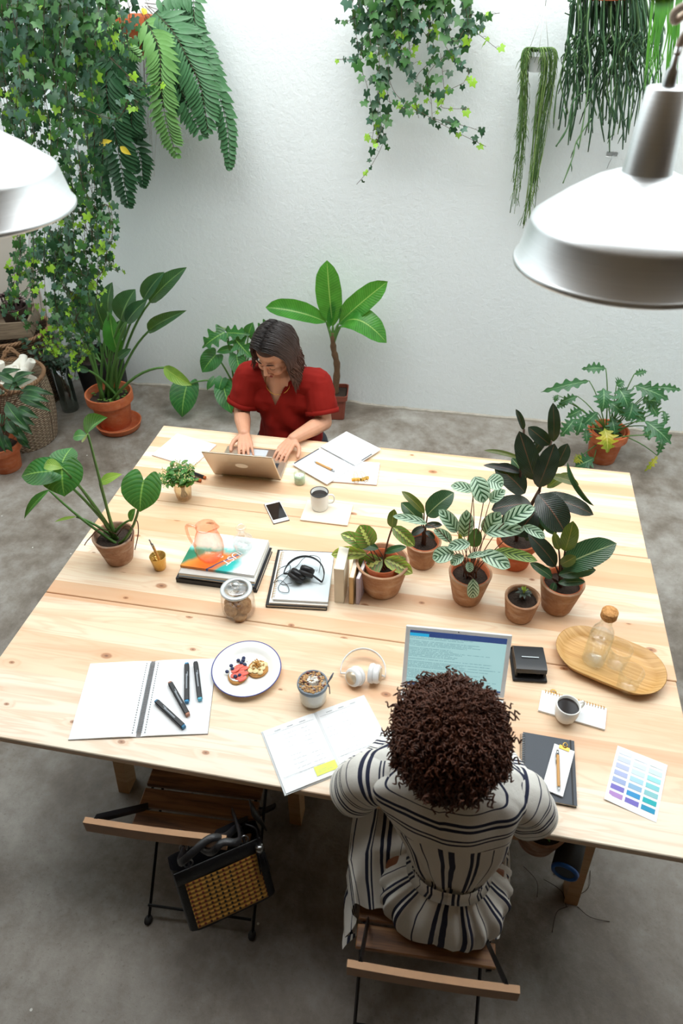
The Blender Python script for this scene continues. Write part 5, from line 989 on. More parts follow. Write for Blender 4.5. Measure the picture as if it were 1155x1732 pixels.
for k in range(150):
    x0 = rn.uniform(965, 1120); q = (x0-965)/155; ye = rn.uniform(90, 250)-20*q+(20 if rn.random() < .2 else 0); xe = x0+lerp(-20, -10, q)*rn.uniform(.2, 1.4)+rn.uniform(-12, 10); yd = rn.uniform(-.12, .12)
    S_.append([aty(lerp(x0, 1035, .4), -60, 3.95+yd), aty(lerp(x0, 1035, .1), -20, 3.95+yd), aty(x0+rn.uniform(-9, 9), 50, 3.97+yd), aty(lerp(x0, xe, .3)+rn.uniform(-12, 12), lerp(50, ye, .3), 3.98+yd), aty(lerp(x0, xe, .6)+rn.uniform(-14, 14), lerp(50, ye, .6), 4.0+yd), aty(xe+rn.uniform(-6, 6), ye, 4.02+yd)])
for P in ([(960, 0), (975, 8), (968, 25), (955, 22)], [(1000, 80), (985, 110), (965, 112)], [(1000, 200), (975, 240), (968, 268), (952, 310)], [(1020, 100), (1055, 60), (1085, 90)], [(1000, 150), (970, 170), (960, 215), (940, 248)]): S_.append([aty(a, b, 3.9) for a, b in P])
cactus('hanging_mistletoe_cactus', 'large dark mistletoe cactus curtain hanging behind the right lamp', pc, S_, CD, .0052, TERRA, .14, .12, .16)
t = thing('hanging_grassy_plant', 'bright green strappy plant glimpsed behind the neck of the right lamp', 'plant', aty(1125, -40, 3.5)); 
for k in range(22):
    x = rn.uniform(1098, 1150); P = [aty(x+10, -50, 3.5), aty(x+rn.uniform(0, 8), 20, 3.45), aty(x+rn.uniform(-12, 5), rn.uniform(60, 110), 3.45), aty(x+rn.uniform(-22, 0), rn.uniform(130, 215), 3.45)]
    C = catmull(P, 4); mb = MB(); mb.rings([[c+Vector((-.008*(1-i/len(C)), 0, 0)), c, c+Vector((.008*(1-i/len(C)), .003, 0))] for i, c in enumerate(C)], closed=False); sub(t, mb, 'leaf', BANA)
hanger(t, aty(1130, -55, 3.5), .1, .09, TERRA)
# ---------------------------------------------------------------- lamps
pendant('brushed aluminium pendant lamp hanging at the right, conical neck in view', .2549, 1.282, 2.170)
pendant('brushed aluminium pendant lamp cut by the left edge of the photo', -.9646, 1.256, 2.208)
# ---------------------------------------------------------------- wicker baskets and the far left corner
def m_wicker(name, a, b, c):
    g = G(name, .75); u, v, _ = g.sep(g.co('UV')); o = g.co(); n = g.noise(o, 60, 4, .6)
    row = g.math('MULTIPLY', v, 34.); off = g.math('MULTIPLY', g.math('MODULO', g.math('FLOOR', row), 2.), .5)
    s = g.math('SINE', g.math('MULTIPLY', g.math('ADD', g.math('MULTIPLY', u, 30.), off), 6.283)); r = g.math('ABSOLUTE', g.math('SINE', g.math('MULTIPLY', row, 3.1416)))
    h = g.math('MULTIPLY', r, g.math('MULTIPLY_ADD', s, .35, .65)); col = g.mix(g.ramp(h, [(.1, 0.), (.6, 1.)]), a, g.mix(n, b, c)); g.base(col); g.bump(h, .9, .02); return g.m
WK = m_wicker('pale_wicker', '7c6550', 'c2a788', 'dcc8ac'); WKD = m_wicker('brown_wicker', '3a291c', '7a5a3e', '9a7752'); CANE = plain('brown_cane', '8a684a', .7, var=.3, sc=50)
def basket(label, c, r, h, m, bulge=.0, handles=True, r0=None):
    t = thing('wicker_basket', label, 'basket', c); r0 = r0 or r*.86; n = 88; mb = MB(); R = []
    for j in range(69):
        q = j/68; rr = lerp(r0, r, q)+bulge*math.sin(PI*q); row = []
        for k in range(n):
            wv = .004*math.sin(PI*(k+(j % 2)))*1; row.append(Vector(((rr+.002*math.cos(PI*(k+j)))*math.cos(2*PI*k/n), (rr+.002*math.cos(PI*(k+j)))*math.sin(2*PI*k/n), h*q)))
        R.append(row)
    mb.rings(R); mb.lathe([(0, .004), (r0, .004)], n); mb.lathe([(r-.012, h), (r-.016, h*.6), (r0-.02, .02)], n); mb.build('woven_body', m, t)
    mb = MB()
    for s in range(3): mb.tube([(r+(.008*math.cos(a*22+s*2.1)))*Vector((math.cos(a), math.sin(a), 0))+Vector((0, 0, h+.008*math.sin(a*22+s*2.1))) for a in [2*PI*k/140 for k in range(141)]], .008, 5, cap=False)
    mb.build('braided_rim', CANE, t)
    if handles:
        for a0 in (-1.2, 1.9):
            P = []
            for k in range(15): b = a0-.28+.56*k/14; P.append(((r-.002)*math.cos(b), (r-.002)*math.sin(b), h+.075*math.sin(PI*k/14)))
            mb = MB()
            for s in range(2): mb.tube([Vector(p)*(1+.02*math.sin(i+s*3))+Vector((0, 0, .004*math.cos(i*1.5+s*3))) for i, p in enumerate(P)], .009, 6)
            mb.build('handle', CANE, t)
    return t
BC = Vector((-2.865, 3.50, 0)); basket('tall pale wicker basket full of white candles at the left edge of the floor', BC, .235, .46, WK, .025)
CAN = plain('ivory_wax', 'ece8db', .55, var=.05)
rn = random.Random(4)
cl = [(-.12, -.06, 1.45, .2), (-.06, -.05, 1.3, .3), (0, -.02, 1.35, .1), (.06, .02, 1.2, -.3), (.12, -.03, .5, 1.2), (.09, .09, .4, 2.0), (.0, .12, .2, .4), (-.1, .1, .5, -.8), (.14, .05, .9, .2), (.04, -.12, .7, -1.9), (-.16, .02, 1.1, 1.2), (.05, .06, .25, 1.3)]
wh = ['upright, leftmost in front', 'upright, second from the left', 'upright in the middle front', 'upright, right of the middle', 'lying out to the right rim', 'lying behind, towards the right', 'lying flat at the back', 'leaning at the back left', 'tilted beside the right rim', 'lying low at the near rim', 'leaning against the left rim', 'lying across the middle on top']
for k, (dx, dy, el, az) in enumerate(cl):
    o = MB().lathe([(0, -.075), (.024, -.075), (.026, -.072), (.026, .072), (.023, .075), (.012, .074), (.011, .066), (0, .066)], 20).build('pillar_candle', CAN); d = Vector((math.cos(az)*math.cos(el), math.sin(az)*math.cos(el), math.sin(el)))
    o.location = BC+Vector((dx, dy, .46+.02*(k % 3))); o.rotation_euler = d.to_track_quat('Z', 'Y').to_euler(); tag(o, 'white candle in the tall basket, '+wh[k], 'candle', 'white candles in the basket')
mb = MB(); mb.lathe([(0, .38), (.19, .38)], 24, o=BC); tag(mb.build('candle_pile', CAN), 'lower layer of white candles filling the tall basket', 'candles', kind='stuff')
basket('wide brown wicker hamper at the left edge carrying a wooden crate', (-3.13, 4.02, 0), .265, .52, WKD, .0, False, .245)
OW = m_stain('weathered_crate_wood', '5e5044', '83725f', '9c8a74')
t = thing('wooden_crate', 'weathered wooden crate of pots standing on the brown hamper', 'crate', (-3.13, 3.99, .532), .35)
for s in (-1, 1): MB().box((s*.2, 0, .055), (.014, .30, .11)).build('side_board', OW, t, False); MB().box((0, s*.15, .055), (.414, .014, .11)).build('side_board', OW, t, False)
MB().box((0, 0, .008), (.40, .30, .012)).build('floor_board', OW, t, False)
t, top, rs = pot('potted_succulent', 'stoneware pot of dark spiky succulents standing left in the crate', 'plant', (-3.21, 3.92, .547), .075, .06, .15, m_terra('grey_stoneware', '7d6a5c', '948070', 'a89684', .3))
t2, top2, rs2 = pot('potted_succulent', 'dark brown pot of maroon rosettes standing right in the crate', 'plant', (-3.04, 4.02, .547), .092, .07, .15, plain('dark_brown_glaze', '33241c', .5))
DS = plain('maroon_rosette', '4b3434', .6, var=.4, sc=40)
for tt, tp, rs_, n_ in ((t, top, .07, 5), (t2, top2, .10, 7)):
    for k in range(n_):
        c = tp+Vector((rs_*.6*math.cos(k*2.4), rs_*.6*math.sin(k*2.4), .05+.03*(k % 3))); mb = MB(); mb.tube([Vector((c.x, c.y, tp.z-.01)), c], .006, 6)
        for j in range(16): a = j*2.4; r = .045*(1-j/26); leaf(mb, c, c+Vector((r*math.cos(a), r*math.sin(a), .008+.0016*j)), .018, 'lance', (0, 0, 1), .1, .3, nl=4, nu=2)
        sub(tt, mb, 'rosette', DS)
p = Vector((-2.53, 4.07, 0)); t, top, rs = pot('black_planter', 'tall black planter with dark paddle leaves standing behind the strelitzia', 'planter', p, .17, .15, .36, plain('black_planter_clay', '17181a', .6))
plant(t, top, rs, [(131, 548, 84, 502, 26), (120, 560, 92, 530, 22), (150, 600, 120, 590, 16), (165, 540, 150, 480, 30, {'y': .1}), (140, 560, 120, 520, 26, {'y': .1}), (175, 560, 190, 510, 26, {'y': .15}), (150, 580, 165, 545, 24, {'y': .05})], p.y, 'ovate', STR, STEM, .006, up=(0, -.8, .6))
p = at(120, 692, 0); p.z = .0; t = thing('glass_cylinder_vase', 'tall clear glass cylinder with dark leafy branches on the floor beside the basket', 'vase', p)
MB().lathe([(0, .001), (.055, .001), (.06, .008), (.06, .34), (.057, .34), (.057, .012), (0, .008)], 32).build('body', thinglass('smoky_glass', 'd8e0dc', '8fa09a', .3, .6), t)
br = thing('leafy_branches', 'dark leafy branches standing in the tall glass cylinder', 'branches', p+Vector((0, 0, .014))); mb, ms = MB(), MB()
for k in range(14):
    a = k*2.4; e = p+Vector((.17*math.cos(a), .14*math.sin(a), .38+.2*rn.random())); P = catmull([p+Vector((.03*math.cos(a+2), .03*math.sin(a+2), .016)), p+Vector((.03*math.cos(a), .03*math.sin(a), .34)), e], 6); ms.tube(P, .002, 5)
    for q in P[6:]:
        for j in (0, 1): b = rn.random()*6.28; leaf(mb, q, q+Vector((.05*math.cos(b), .05*math.sin(b), rn.uniform(-.03, .03))), .022, 'ovate', nl=4, nu=2)
sub(br, mb, 'foliage', plain('dark_branch_leaf', '1f3d24', .5, var=.4, sc=30)); sub(br, ms, 'stem', STEMD)
# white door frame strip and beige door in the corner
tag(MB().box((-3.33, YB-.012, 1.05), (.72, .024, 2.1)).build('door_1', plain('beige_door_panel', 'cdc4b8', .6, var=.05, sc=3), None, False), kind='structure')
mb = MB(); mb.box((-2.945, YB-.02, 1.09), (.05, .04, 2.18)); mb.box((-3.34, YB-.02, 2.155), (.82, .04, .05)); tag(mb.build('trim_1', plain('white_frame_paint', 'e8eaea', .5), None, False), kind='structure')
t = thing('wall_hook', 'small clear hook fixed on the white wall below the large cactus curtain', 'hook', (.656, YB, 1.70)); MB().box((0, -.008, 0), (.07, .016, .035), bev=.006).build('plate', CLEAR, t); MB().tube([(0, -.01, 0), (.0, -.03, -.01), (-.01, -.03, -.04), (-.012, -.012, -.07)], .002, 6).build('wire', STEEL, t)
# on the trestle shelf
p = at(918, 1452, .345); p.z = .3435; t, top, rs = pot('potted_trailing_plant', 'brown pot with a small plant on the trestle shelf under the table', 'plant', p+Vector((-.02, .06, 0)), .085, .06, .12, AGED)
for k in range(9):
    a = k*.7; mb = MB(); leaf(mb, top, top+Vector((.08*math.cos(a), .08*math.sin(a), .05)), .03, 'ovate', nl=6, nu=4); sub(t, mb, 'leaf', MON)
a, b = Vector((.485, 1.05, .387)), Vector((.535, 1.22, .387)); d = (b-a); t = thing('black_tube', 'black cylinder with a blue ringed end lying on the trestle shelf', 'cylinder', a); t.rotation_euler = d.to_track_quat('Z', 'Y').to_euler()
MB().lathe([(0, .004), (.038, .004), (.042, .01), (.042, d.length), (0, d.length)], 36).build('body', BLKM, t); MB().lathe([(.030, .003), (.034, -.003), (.040, -.002), (.0425, .008), (.030, .003)], 36).build('blue_ring', plain('blue_rim_plastic', '1f62b8', .4), t); MB().lathe([(0, .002), (.03, .002)], 30).build('end_cap', plain('dark_steel_cap', '4c535a', .3, .7), t)
# dry twigs on the floor by the right trestle
mb = MB()
for k in range(7):
    a = at(rn.uniform(905, 990), rn.uniform(1480, 1540), 0); b = rn.random()*6.28; mb.tube(catmull([a+Vector((0, 0, .002)), a+Vector((.05*math.cos(b), .05*math.sin(b), .012)), a+Vector((.11*math.cos(b+.4), .11*math.sin(b+.4), .002))], 5), .0012, 4)
tag(mb.build('dry_twigs', plain('dry_twig', '3d2f24', .9)), 'scatter of thin dry twigs on the concrete by the right trestle leg', 'twigs', kind='stuff')
# ---------------------------------------------------------------- handbag on the chair back
def m_rattan():
    g = G('woven_rattan', .55); o = g.co(); x, y, z = g.sep(o); a = g.math('FRACT', g.math('MULTIPLY', x, 56.)); b = g.math('FRACT', g.math('MULTIPLY', z, 68.))
    hole = g.math('MULTIPLY', g.math('LESS_THAN', a, .36), g.math('LESS_THAN', b, .6)); rd = g.math('GREATER_THAN', g.noise(g.comb(g.math('MULTIPLY', x, 9.), 0., z), 3., 1), .48)
    col = g.mix(hole, g.mix(g.noise(o, 90, 2), 'a9782f', 'd2a04c'), g.mix(rd, '2a1a12', '7a3020')); g.base(col)
    g.bump(g.math('ADD', g.math('SUBTRACT', 1., hole), g.math('MULTIPLY', g.math('SINE', g.math('MULTIPLY', z, 427.)), .4)), .7, .004); return g.m
BL = plain('black_leather', '17171a', .38, var=.15, sc=60, bump=.25, bsc=200)
t = thing('handbag', 'black leather handbag with a woven rattan front hanging on the chair back', 'bag')
_x = Vector((.82, .57, 0)).normalized(); _f = Vector((_x.y, -_x.x, 0)); _t = math.radians(26); _z = Vector((0, 0, 1))*math.cos(_t)-_f*math.sin(_t); _y = _z.cross(_x)
_o = at(381, 1492, .44)+_y*.045-_z*.118
t.matrix_world = Matrix(((_x.x, _y.x, _z.x, _o.x), (_x.y, _y.y, _z.y, _o.y), (_x.z, _y.z, _z.z, _o.z), (0, 0, 0, 1))); t.rotation_mode = 'XYZ'
w, d, h = .27, .10, .225; mb = MB(); R = []
for j in range(9):
    q = j/8; ww = w/2*(1+.02*q); dd = d/2*(1-.15*q); z = h*q
    R.append([Vector((ww*math.copysign(min(1, abs(math.cos(a))*1.25), math.cos(a)), dd*math.copysign(min(1, abs(math.sin(a))*1.25), math.sin(a)), z-.02*(1-abs(math.cos(a)))*(q > .95))) for a in [2*PI*(k+.5)/40 for k in range(40)]])
mb.rings(R); mb.rings([R[0][::-1]], cap=False) if 0 else None
mb.add(R[0], [tuple(range(39, -1, -1))]); mb.rings([R[-1], [v*.97-Vector((0, 0, .0)) for v in R[-1]], [Vector((v.x*.95, v.y*.93, v.z-.12)) for v in R[-1]]]); mb.build('body', BL, t)
mb = MB(); mb.rings([[Vector((x, -d/2*(1-.15*(z/h))-.003-.004*math.cos(x/w*PI), z)) for x in [-w/2+.025+(w-.05)*k/12 for k in range(13)]] for z in [.012+(h-.065)*k/8 for k in range(9)]], closed=False); mb.build('rattan_panel', m_rattan(), t)
mb = MB(); mb.box((0, -d/2*.86-.004, h-.03), (w*.98, .006, .045), bev=.002); mb.build('top_band', BL, t)
for s in (-1, 1):
    y0 = s*d*.42; iv = t.matrix_world.inverted(); hp = [iv @ q for q in (Vector((-.545+.03*s, .735+.02*s, .765)), Vector((-.49+.02*s, .765, .815)), Vector((-.46+.02*s, .80, .77)))]
    P = catmull([(-.085, y0, h-.02), (-.084, y0, h+.05)]+hp+[(.08, y0, h+.05), (.085, y0, h-.02)], 7); mb = MB(); mb.tube(P, .0105, 8, flat=.45, up=(0, 1, 0)); mb.build('handle', BL, t)
    for e in (-1, 1): MB().tube([(e*.085+.013*math.cos(a), y0-.004*s, h+.0+.013*math.sin(a)) for a in [k*PI/6 for k in range(13)]], .0028, 8, cap=False).build('ring', STEEL, t)
mb = MB(); mb.tube(catmull([(.1, -d*.4, h+.05), (.125, -d*.55, h+.03), (.12, -d*.6, h-.02)], 5), .003, 6); mb.lathe([(.0, .0), (.012, 0), (.013, -.012), (.011, -.024), (0, -.024)], 16, o=(.12, -d*.62, h-.02), mi=1)
for k in range(26): a = k*2.4; r = .012*math.sqrt(k/26); mb.tube([(.12+r*math.cos(a), -d*.62+r*math.sin(a), h-.042), (.12+1.5*r*math.cos(a), -d*.62+1.5*r*math.sin(a), h-.115)], .0016, 4)
mb.build('tassel', [BL, STEEL], t)
mb = MB(); mb.add([(w/2-.01, -.03, h+.06), (w/2+.02, -.03, h-.01), (w/2+.02, .04, h-.01), (w/2-.0, .04, h+.07), (w/2-.006, -.03, h+.06), (w/2+.024, -.03, h-.01), (w/2+.024, .04, h-.01), (w/2+.004, .04, h+.07)], [(0, 1, 2, 3), (7, 6, 5, 4), (0, 4, 5, 1), (3, 2, 6, 7), (0, 3, 7, 4)]); mb.build('side_flap', BL, t)
# ---------------------------------------------------------------- people
def m_skin(name, a, b):
    g = G(name, .5); o = g.co(); g.base(g.mix(g.noise(o, 18, 4, .6), a, b)); g.b.inputs['Subsurface Weight'].default_value = .12; g.b.inputs['Subsurface Radius'].default_value = (.02, .008, .004); g.b.inputs['Subsurface Scale'].default_value = .3
    g.bump(g.noise(o, 300, 2), .05, .001); return g.m
def cap(mb, a, b, ra, rb, n=14):
    """tapered capsule between two joints"""
    a, b = Vector(a), Vector(b); P, R = [], []; d = (b-a).normalized()
    for t in (-.98, -.8, -.5, 0): P.append(a+d*ra*t); R.append(ra*math.sqrt(max(.01, 1-t*t)))
    for q in (.33, .66): P.append(a.lerp(b, q)); R.append(lerp(ra, rb, q))
    for t in (0, .5, .8, .98): P.append(b+d*rb*t); R.append(rb*math.sqrt(max(.01, 1-t*t)))
    return mb.tube(P, R, n)
def chain(mb, pts): [cap(mb, p[0], q[0], p[1], q[1]) for p, q in zip(pts, pts[1:])]
def fused(mb, name, m, parent, vox=.004, smooth=4, disp=None, cut=None):
    """grow one continuous skin over the overlapping volumes"""
    o = mb.build(name, m); r = o.modifiers.new('r', 'REMESH'); r.mode = 'VOXEL'; r.voxel_size = vox; s = o.modifiers.new('s', 'SMOOTH'); s.iterations = smooth; s.factor = .5
    dg = bpy.context.evaluated_depsgraph_get(); dg.update(); me = bpy.data.meshes.new_from_object(o.evaluated_get(dg)); old = o.data; o.modifiers.clear(); o.data = me; bpy.data.meshes.remove(old)
    if disp:
        N_ = [v.normal.copy() for v in me.vertices]
        for v, n_ in zip(me.vertices, N_): v.co = disp(v.co.copy(), n_)
    if cut:
        bm = bmesh.new(); bm.from_mesh(me); dl = [f for f in bm.faces if cut(f.calc_center_median())]; bmesh.ops.delete(bm, geom=dl, context='FACES'); bm.to_mesh(me); bm.free()
    me.shade_smooth(); me.materials.clear()
    for mm in (m if isinstance(m, (list, tuple)) else [m]): me.materials.append(mm)
    o.parent = parent; o.matrix_parent_inverse = Matrix.Translation(-parent.location) if parent.location.length else Matrix(); return o
def head(mb, M):
    def B(c, r, sq=(1, 1, 1)): mb.ball(c, r, 20, sq=sq, M=M)
    B((0, .018, .03), .093, (.82, .98, .93)); B((0, -.018, -.028), .074, (.86, .86, 1.12)); B((0, -.034, -.076), .044, (1.05, .9, .75)); B((0, -.064, -.1), .018, (1.1, .9, .9))
    mb.tube([M @ Vector(p) for p in ((0, -.084, .012), (0, -.093, -.01), (0, -.104, -.034))], [.007, .008, .011], 10)
    for s in (-1, 1):
        B((s*.009, -.096, -.04), .0085); B((s*.036, -.058, -.036), .026); B((s*.028, -.073, .02), .018, (1.4, .35, .5)); B((s*.03, -.0675, -.001), .0125); B((s*.077, .012, -.018), .027, (.3, .62, 1))
    B((0, -.083, -.067), .013, (1.7, .7, .75))
def hand(mb, w, fdir, up, side, L=.175, curl=.35, spread=.2):
    """palm plus five unequal bent fingers; side = thumb direction sign along fdir x up"""
    f = Vector(fdir).normalized(); u = Vector(up); u = (u-f*u.dot(f)).normalized(); s = f.cross(u)*side; w = Vector(w)
    pl = L*.5
    for k in range(4):
        q = (k-1.5)*.0185; k0 = w+f*.012+s*q*.55; k1 = w+f*pl*(1-.03*abs(k-1.2))+s*q+u*.004; cap(mb, k0, k1, .0125, .0105, 10)
        ln = L*(.40, .46, .43, .34)[3-k]; d = (f+s*q*spread*18*.3).normalized(); p = k1; r = .0088 if k else .0078
        for j, (a, g_) in enumerate(((.15, .42), (.75, .32), (1.15, .26))):
            dd = (d*math.cos(a*curl*1.6)-u*math.sin(a*curl*1.6)).normalized(); e = p+dd*ln*g_; cap(mb, p, e, r, r*.9, 10); p = e; r *= .9
    a = w+f*.02+s*.024; b = a+(f*.55+s*.75-u*.15).normalized()*.036; c = b+(f*.85+s*.45-u*.1).normalized()*.03; e = c+(f*.95+s*.15-u*.2).normalized()*.024
    cap(mb, a, b, .013, .0115, 10); cap(mb, b, c, .0112, .0098, 10); cap(mb, c, e, .0096, .0085, 10)
def orient(face, up=(0, 0, 1), o=(0, 0, 0)):
    y = -Vector(face).normalized(); z = Vector(up); z = (z-y*z.dot(y)).normalized(); x = y.cross(z); return Matrix(((x.x, y.x, z.x, o[0]), (x.y, y.y, z.y, o[1]), (x.z, y.z, z.z, o[2]), (0, 0, 0, 1)))
def locp(parent, mb, name, m, ang=None): return sub(parent, mb, name, m)
# ================= woman in the dark red shirt
W1 = thing('person', 'woman in a dark red short sleeved shirt typing on the champagne laptop', 'person', (-.86, 2.98, 0))
SK1 = m_skin('light_skin', 'c98f70', 'dba788'); RED = G('dark_red_cotton', .85, 0, .2); _o = RED.co(); RED.base(RED.mix(RED.noise(_o, 6, 4, .6), '74110a', '8a190f')); RED.bump(RED.noise(_o, 600, 2), .1, .001); RED = RED.m
HC = Vector((-.872, 2.845, 1.128)); FD = Vector((-.30, -.80, -.62)); HM = orient(FD, (-.05, -.45, 1), HC)
NB = Vector((-.853, 2.90, .985)); SR, SL_ = Vector((-1.015, 2.905, .965)), Vector((-.683, 2.925, .945)); ER, EL = Vector((-1.065, 2.86, .775)), Vector((-.642, 2.85, .77)); WR, WL = Vector((-.988, 2.655, .792)), Vector((-.748, 2.655, .79))
mb = MB(); head(mb, HM); cap(mb, HM @ Vector((0, .03, -.06)), NB, .05, .056); cap(mb, NB, NB+Vector((0, .03, -.1)), .07, .11); cap(mb, SR, SL_, .055, .055)
for S_, E_, W_ in ((SR, ER, WR), (SL_, EL, WL)): chain(mb, ((S_, .05), (E_, .04), (E_.lerp(W_, .35), .041), (W_, .0265)))
cap(mb, (-.855, 2.97, .85), (-.85, 2.99, .55), .12, .13)
for s in (-1, 1): chain(mb, ((Vector((-.85+s*.09, 2.99, .50)), .095), (Vector((-.85+s*.11, 2.56, .50)), .065), (Vector((-.85+s*.11, 2.55, .09)), .045), (Vector((-.85+s*.11, 2.43, .04)), .035)))
hand(mb, WR, (.30, -.86, -.17), (0, -.1, 1), 1, curl=.28, spread=.6); hand(mb, WL, (-.25, -.9, -.16), (0, -.1, 1), -1, curl=.32, spread=.4)
fused(mb, 'body', SK1, W1, .0032, 3)
mb = MB(); t0 = Vector((-.853, 2.955, .86))
cap(mb, (-.853, 2.955, .88), (-.845, 2.965, .56), .145, .165); cap(mb, (-.93, 2.93, .86), (-.78, 2.935, .85), .115, .115); cap(mb, SR+Vector((.0, .0, -.002)), SL_+Vector((-.0, .0, -.002)), .074, .074); cap(mb, NB+Vector((0, .03, -.035)), t0, .088, .14)
for S_, E_, s in ((SR, ER, -1), (SL_, EL, 1)):
    m_ = S_.lerp(E_, .74); mb.tube([S_+Vector((0, 0, .01)), S_.lerp(E_, .25), S_.lerp(E_, .5), m_], [.070, .079, .080, .077], 18)
def shirt_fold(c, n):
    d = .010*noise.noise((c.x*9, c.y*7, c.z*4))+.005*noise.noise(c*22)+.007*math.sin((c.x*.8+c.z*.5)*46+3*noise.noise(c*4))*min(1, max(0, (1.0-c.z)*3)); return c+n*d
def vcut(c):
    if c.z < .5: return True
    r = (c-(NB+Vector((-.005, -.005, .045)))).length
    if r < .085: return True
    for S_, E_ in ((SR, ER), (SL_, EL)):
        d = (E_-S_).normalized(); q = (c-S_).dot(d)/(E_-S_).length; rad = ((c-S_)-d*(c-S_).dot(d)).length
        if q > .725 and rad < .077 and abs(c.x-E_.x) < .09: return True
    x = c.x+.862; z = c.z-.865
    return c.y < 2.93 and z > 0 and abs(x+.01) < z*.5
sh = fused(mb, 'shirt', RED, W1, .004, 5, shirt_fold, vcut)
for S_, E_ in ((SR, ER), (SL_, EL)):
    d = (E_-S_).normalized(); q0, q1 = S_.lerp(E_, .66), S_.lerp(E_, .77); a = d.orthogonal().normalized(); b = d.cross(a)
    rg = lambda c, r: [c+r*(1+.03*math.sin(5*t_))*(math.cos(t_)*a+math.sin(t_)*b) for t_ in [2*PI*k/40 for k in range(40)]]
    mb = MB(); mb.rings([rg(q0, .079), rg(q0, .083), rg(q1, .084), rg(q1, .078), rg(q0, .076)]); sub(W1, mb, 'rolled_cuff', RED)
mb = MB()
for k in range(5): mb.ball((-.868, 2.812-.002*k, .80-.055*k), .006, 10, sq=(1, .5, 1))
sub(W1, mb, 'button', plain('dark_red_button', '4d0f0c', .4)) if 0 else None
mb = MB(); mb.tube([NB+Vector((-.01+.062*math.sin(a), -.045-.055*math.cos(a)*.6, -.012-.055*math.cos(a))) for a in [PI*(-.75+1.5*k/24) for k in range(25)]], .0016, 6); sub(W1, mb, 'necklace', GOLD)
mb = MB()
for s in (-1, 1): mb.tube([HM @ Vector((s*(.013+.034*k/6), -.0808+.013*(k/6)**2, .026+.006*math.sin(PI*k/6))) for k in range(7)], [.0015, .003, .0034, .003, .0026, .002, .001], 6)
sub(W1, mb, 'eyebrow', plain('dark_brow', '2c1b14', .8)); mb = MB()
for s in (-1, 1): mb.tube([HM @ Vector((s*(.018+.026*k/6), -.0812+.007*abs(k/6-.4)+.004*(k/6), -.006-.003*math.sin(PI*k/6))) for k in range(7)], .0013, 5)
sub(W1, mb, 'eyelash', MATS['dark_brow']); mb = MB(); mb.ball((0, -.0905, -.0645), .011, 14, sq=(1.75, .45, .34), M=HM); mb.ball((0, -.0895, -.0715), .011, 14, sq=(1.55, .5, .42), M=HM); sub(W1, mb, 'lips', plain('rose_lips', 'a3483e', .5))
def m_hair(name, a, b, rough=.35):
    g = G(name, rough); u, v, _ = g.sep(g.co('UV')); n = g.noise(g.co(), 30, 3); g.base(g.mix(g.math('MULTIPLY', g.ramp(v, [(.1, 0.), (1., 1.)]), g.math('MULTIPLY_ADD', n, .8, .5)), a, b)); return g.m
H1 = m_hair('dark_brown_hair', '1a100d', '52301f', .55)
mb = MB(); rn = random.Random(8); SC0 = Vector((0, .020, .032)); RX, RY, RZ = .083, .098, .094
mb.rings([[HM @ (SC0+Vector((RX*1.0*math.sin(t_)*math.cos(2*PI*k/28), RY*1.0*math.sin(t_)*math.sin(2*PI*k/28)+.006, RZ*math.cos(t_)))) for k in range(28)] for t_ in (.02, .3, .6, .9, 1.15)])
mb.ball((0, .045, -.01), .078, 20, M=HM, sq=(.95, .75, 1.1)); DN = HM.inverted().to_3x3() @ Vector((0, 0, -1))
for k in range(1150):
    s = 1 if rn.random() < .58 else -1; yq = rn.uniform(-.72, .95); ang0 = rn.uniform(-.02, .22); ph = rn.uniform(0, 6); lay = rn.uniform(1.0, 1.13); P = []; lim = 1.75 if yq > -.1 else 1.42
    for i in range(8):
        th = lerp(ang0, lim, i/7); yy = yq+(.16 if yq < .2 else .05)*(i/7)*(1.3 if yq < -.3 else 1); yy = min(.97, yy); cy = math.sqrt(max(.02, 1-yy*yy*.9)); yy += .02*math.sin(i*1.3+ph); P.append(SC0+Vector((s*RX*lay*math.sin(th)*(.35+.65*cy)*1.05, RY*lay*yy, RZ*lay*math.cos(th)*cy+.002)))
    v = (P[-1]-P[-2]).normalized(); L_ = rn.uniform(.09, .15)*(1.15 if s > 0 else .85); p = P[-1]; amp = rn.uniform(.006, .013)
    for i in range(9):
        v = (v*.72+DN*.34+Vector((s*.02, .05, 0))).normalized(); p = p+v*L_/9*1.15; P.append(p+Vector((s*amp*math.sin(i*.95+ph*.3), amp*.8*math.cos(i*.95+ph), 0))*(i/8)**.6)
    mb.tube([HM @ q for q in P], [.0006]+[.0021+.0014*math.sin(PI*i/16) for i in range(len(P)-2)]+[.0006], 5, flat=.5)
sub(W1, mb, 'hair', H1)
pants = plain('dark_denim', '23262e', .8); mb = MB()
for s in (-1, 1): chain(mb, ((Vector((-.85+s*.09, 2.99, .50)), .108), (Vector((-.85+s*.11, 2.56, .50)), .076), (Vector((-.85+s*.11, 2.55, .12)), .06)))
cap(mb, (-.93, 2.99, .52), (-.77, 2.99, .52), .12, .12); fused(mb, 'trousers', pants, W1, .008, 3)
t = thing('wooden_stool', 'plain wooden stool the woman in red sits on behind the table', 'stool', (-.85, 3.0, 0)); MB().box((0, 0, .385), (.34, .3, .03), bev=.008).build('seat', PINEL, t)
for a in (-1, 1):
    for b in (-1, 1): MB().tube([(a*.15, b*.13, 0), (a*.12, b*.1, .37)], .014, 8).build('leg', PINEL, t)
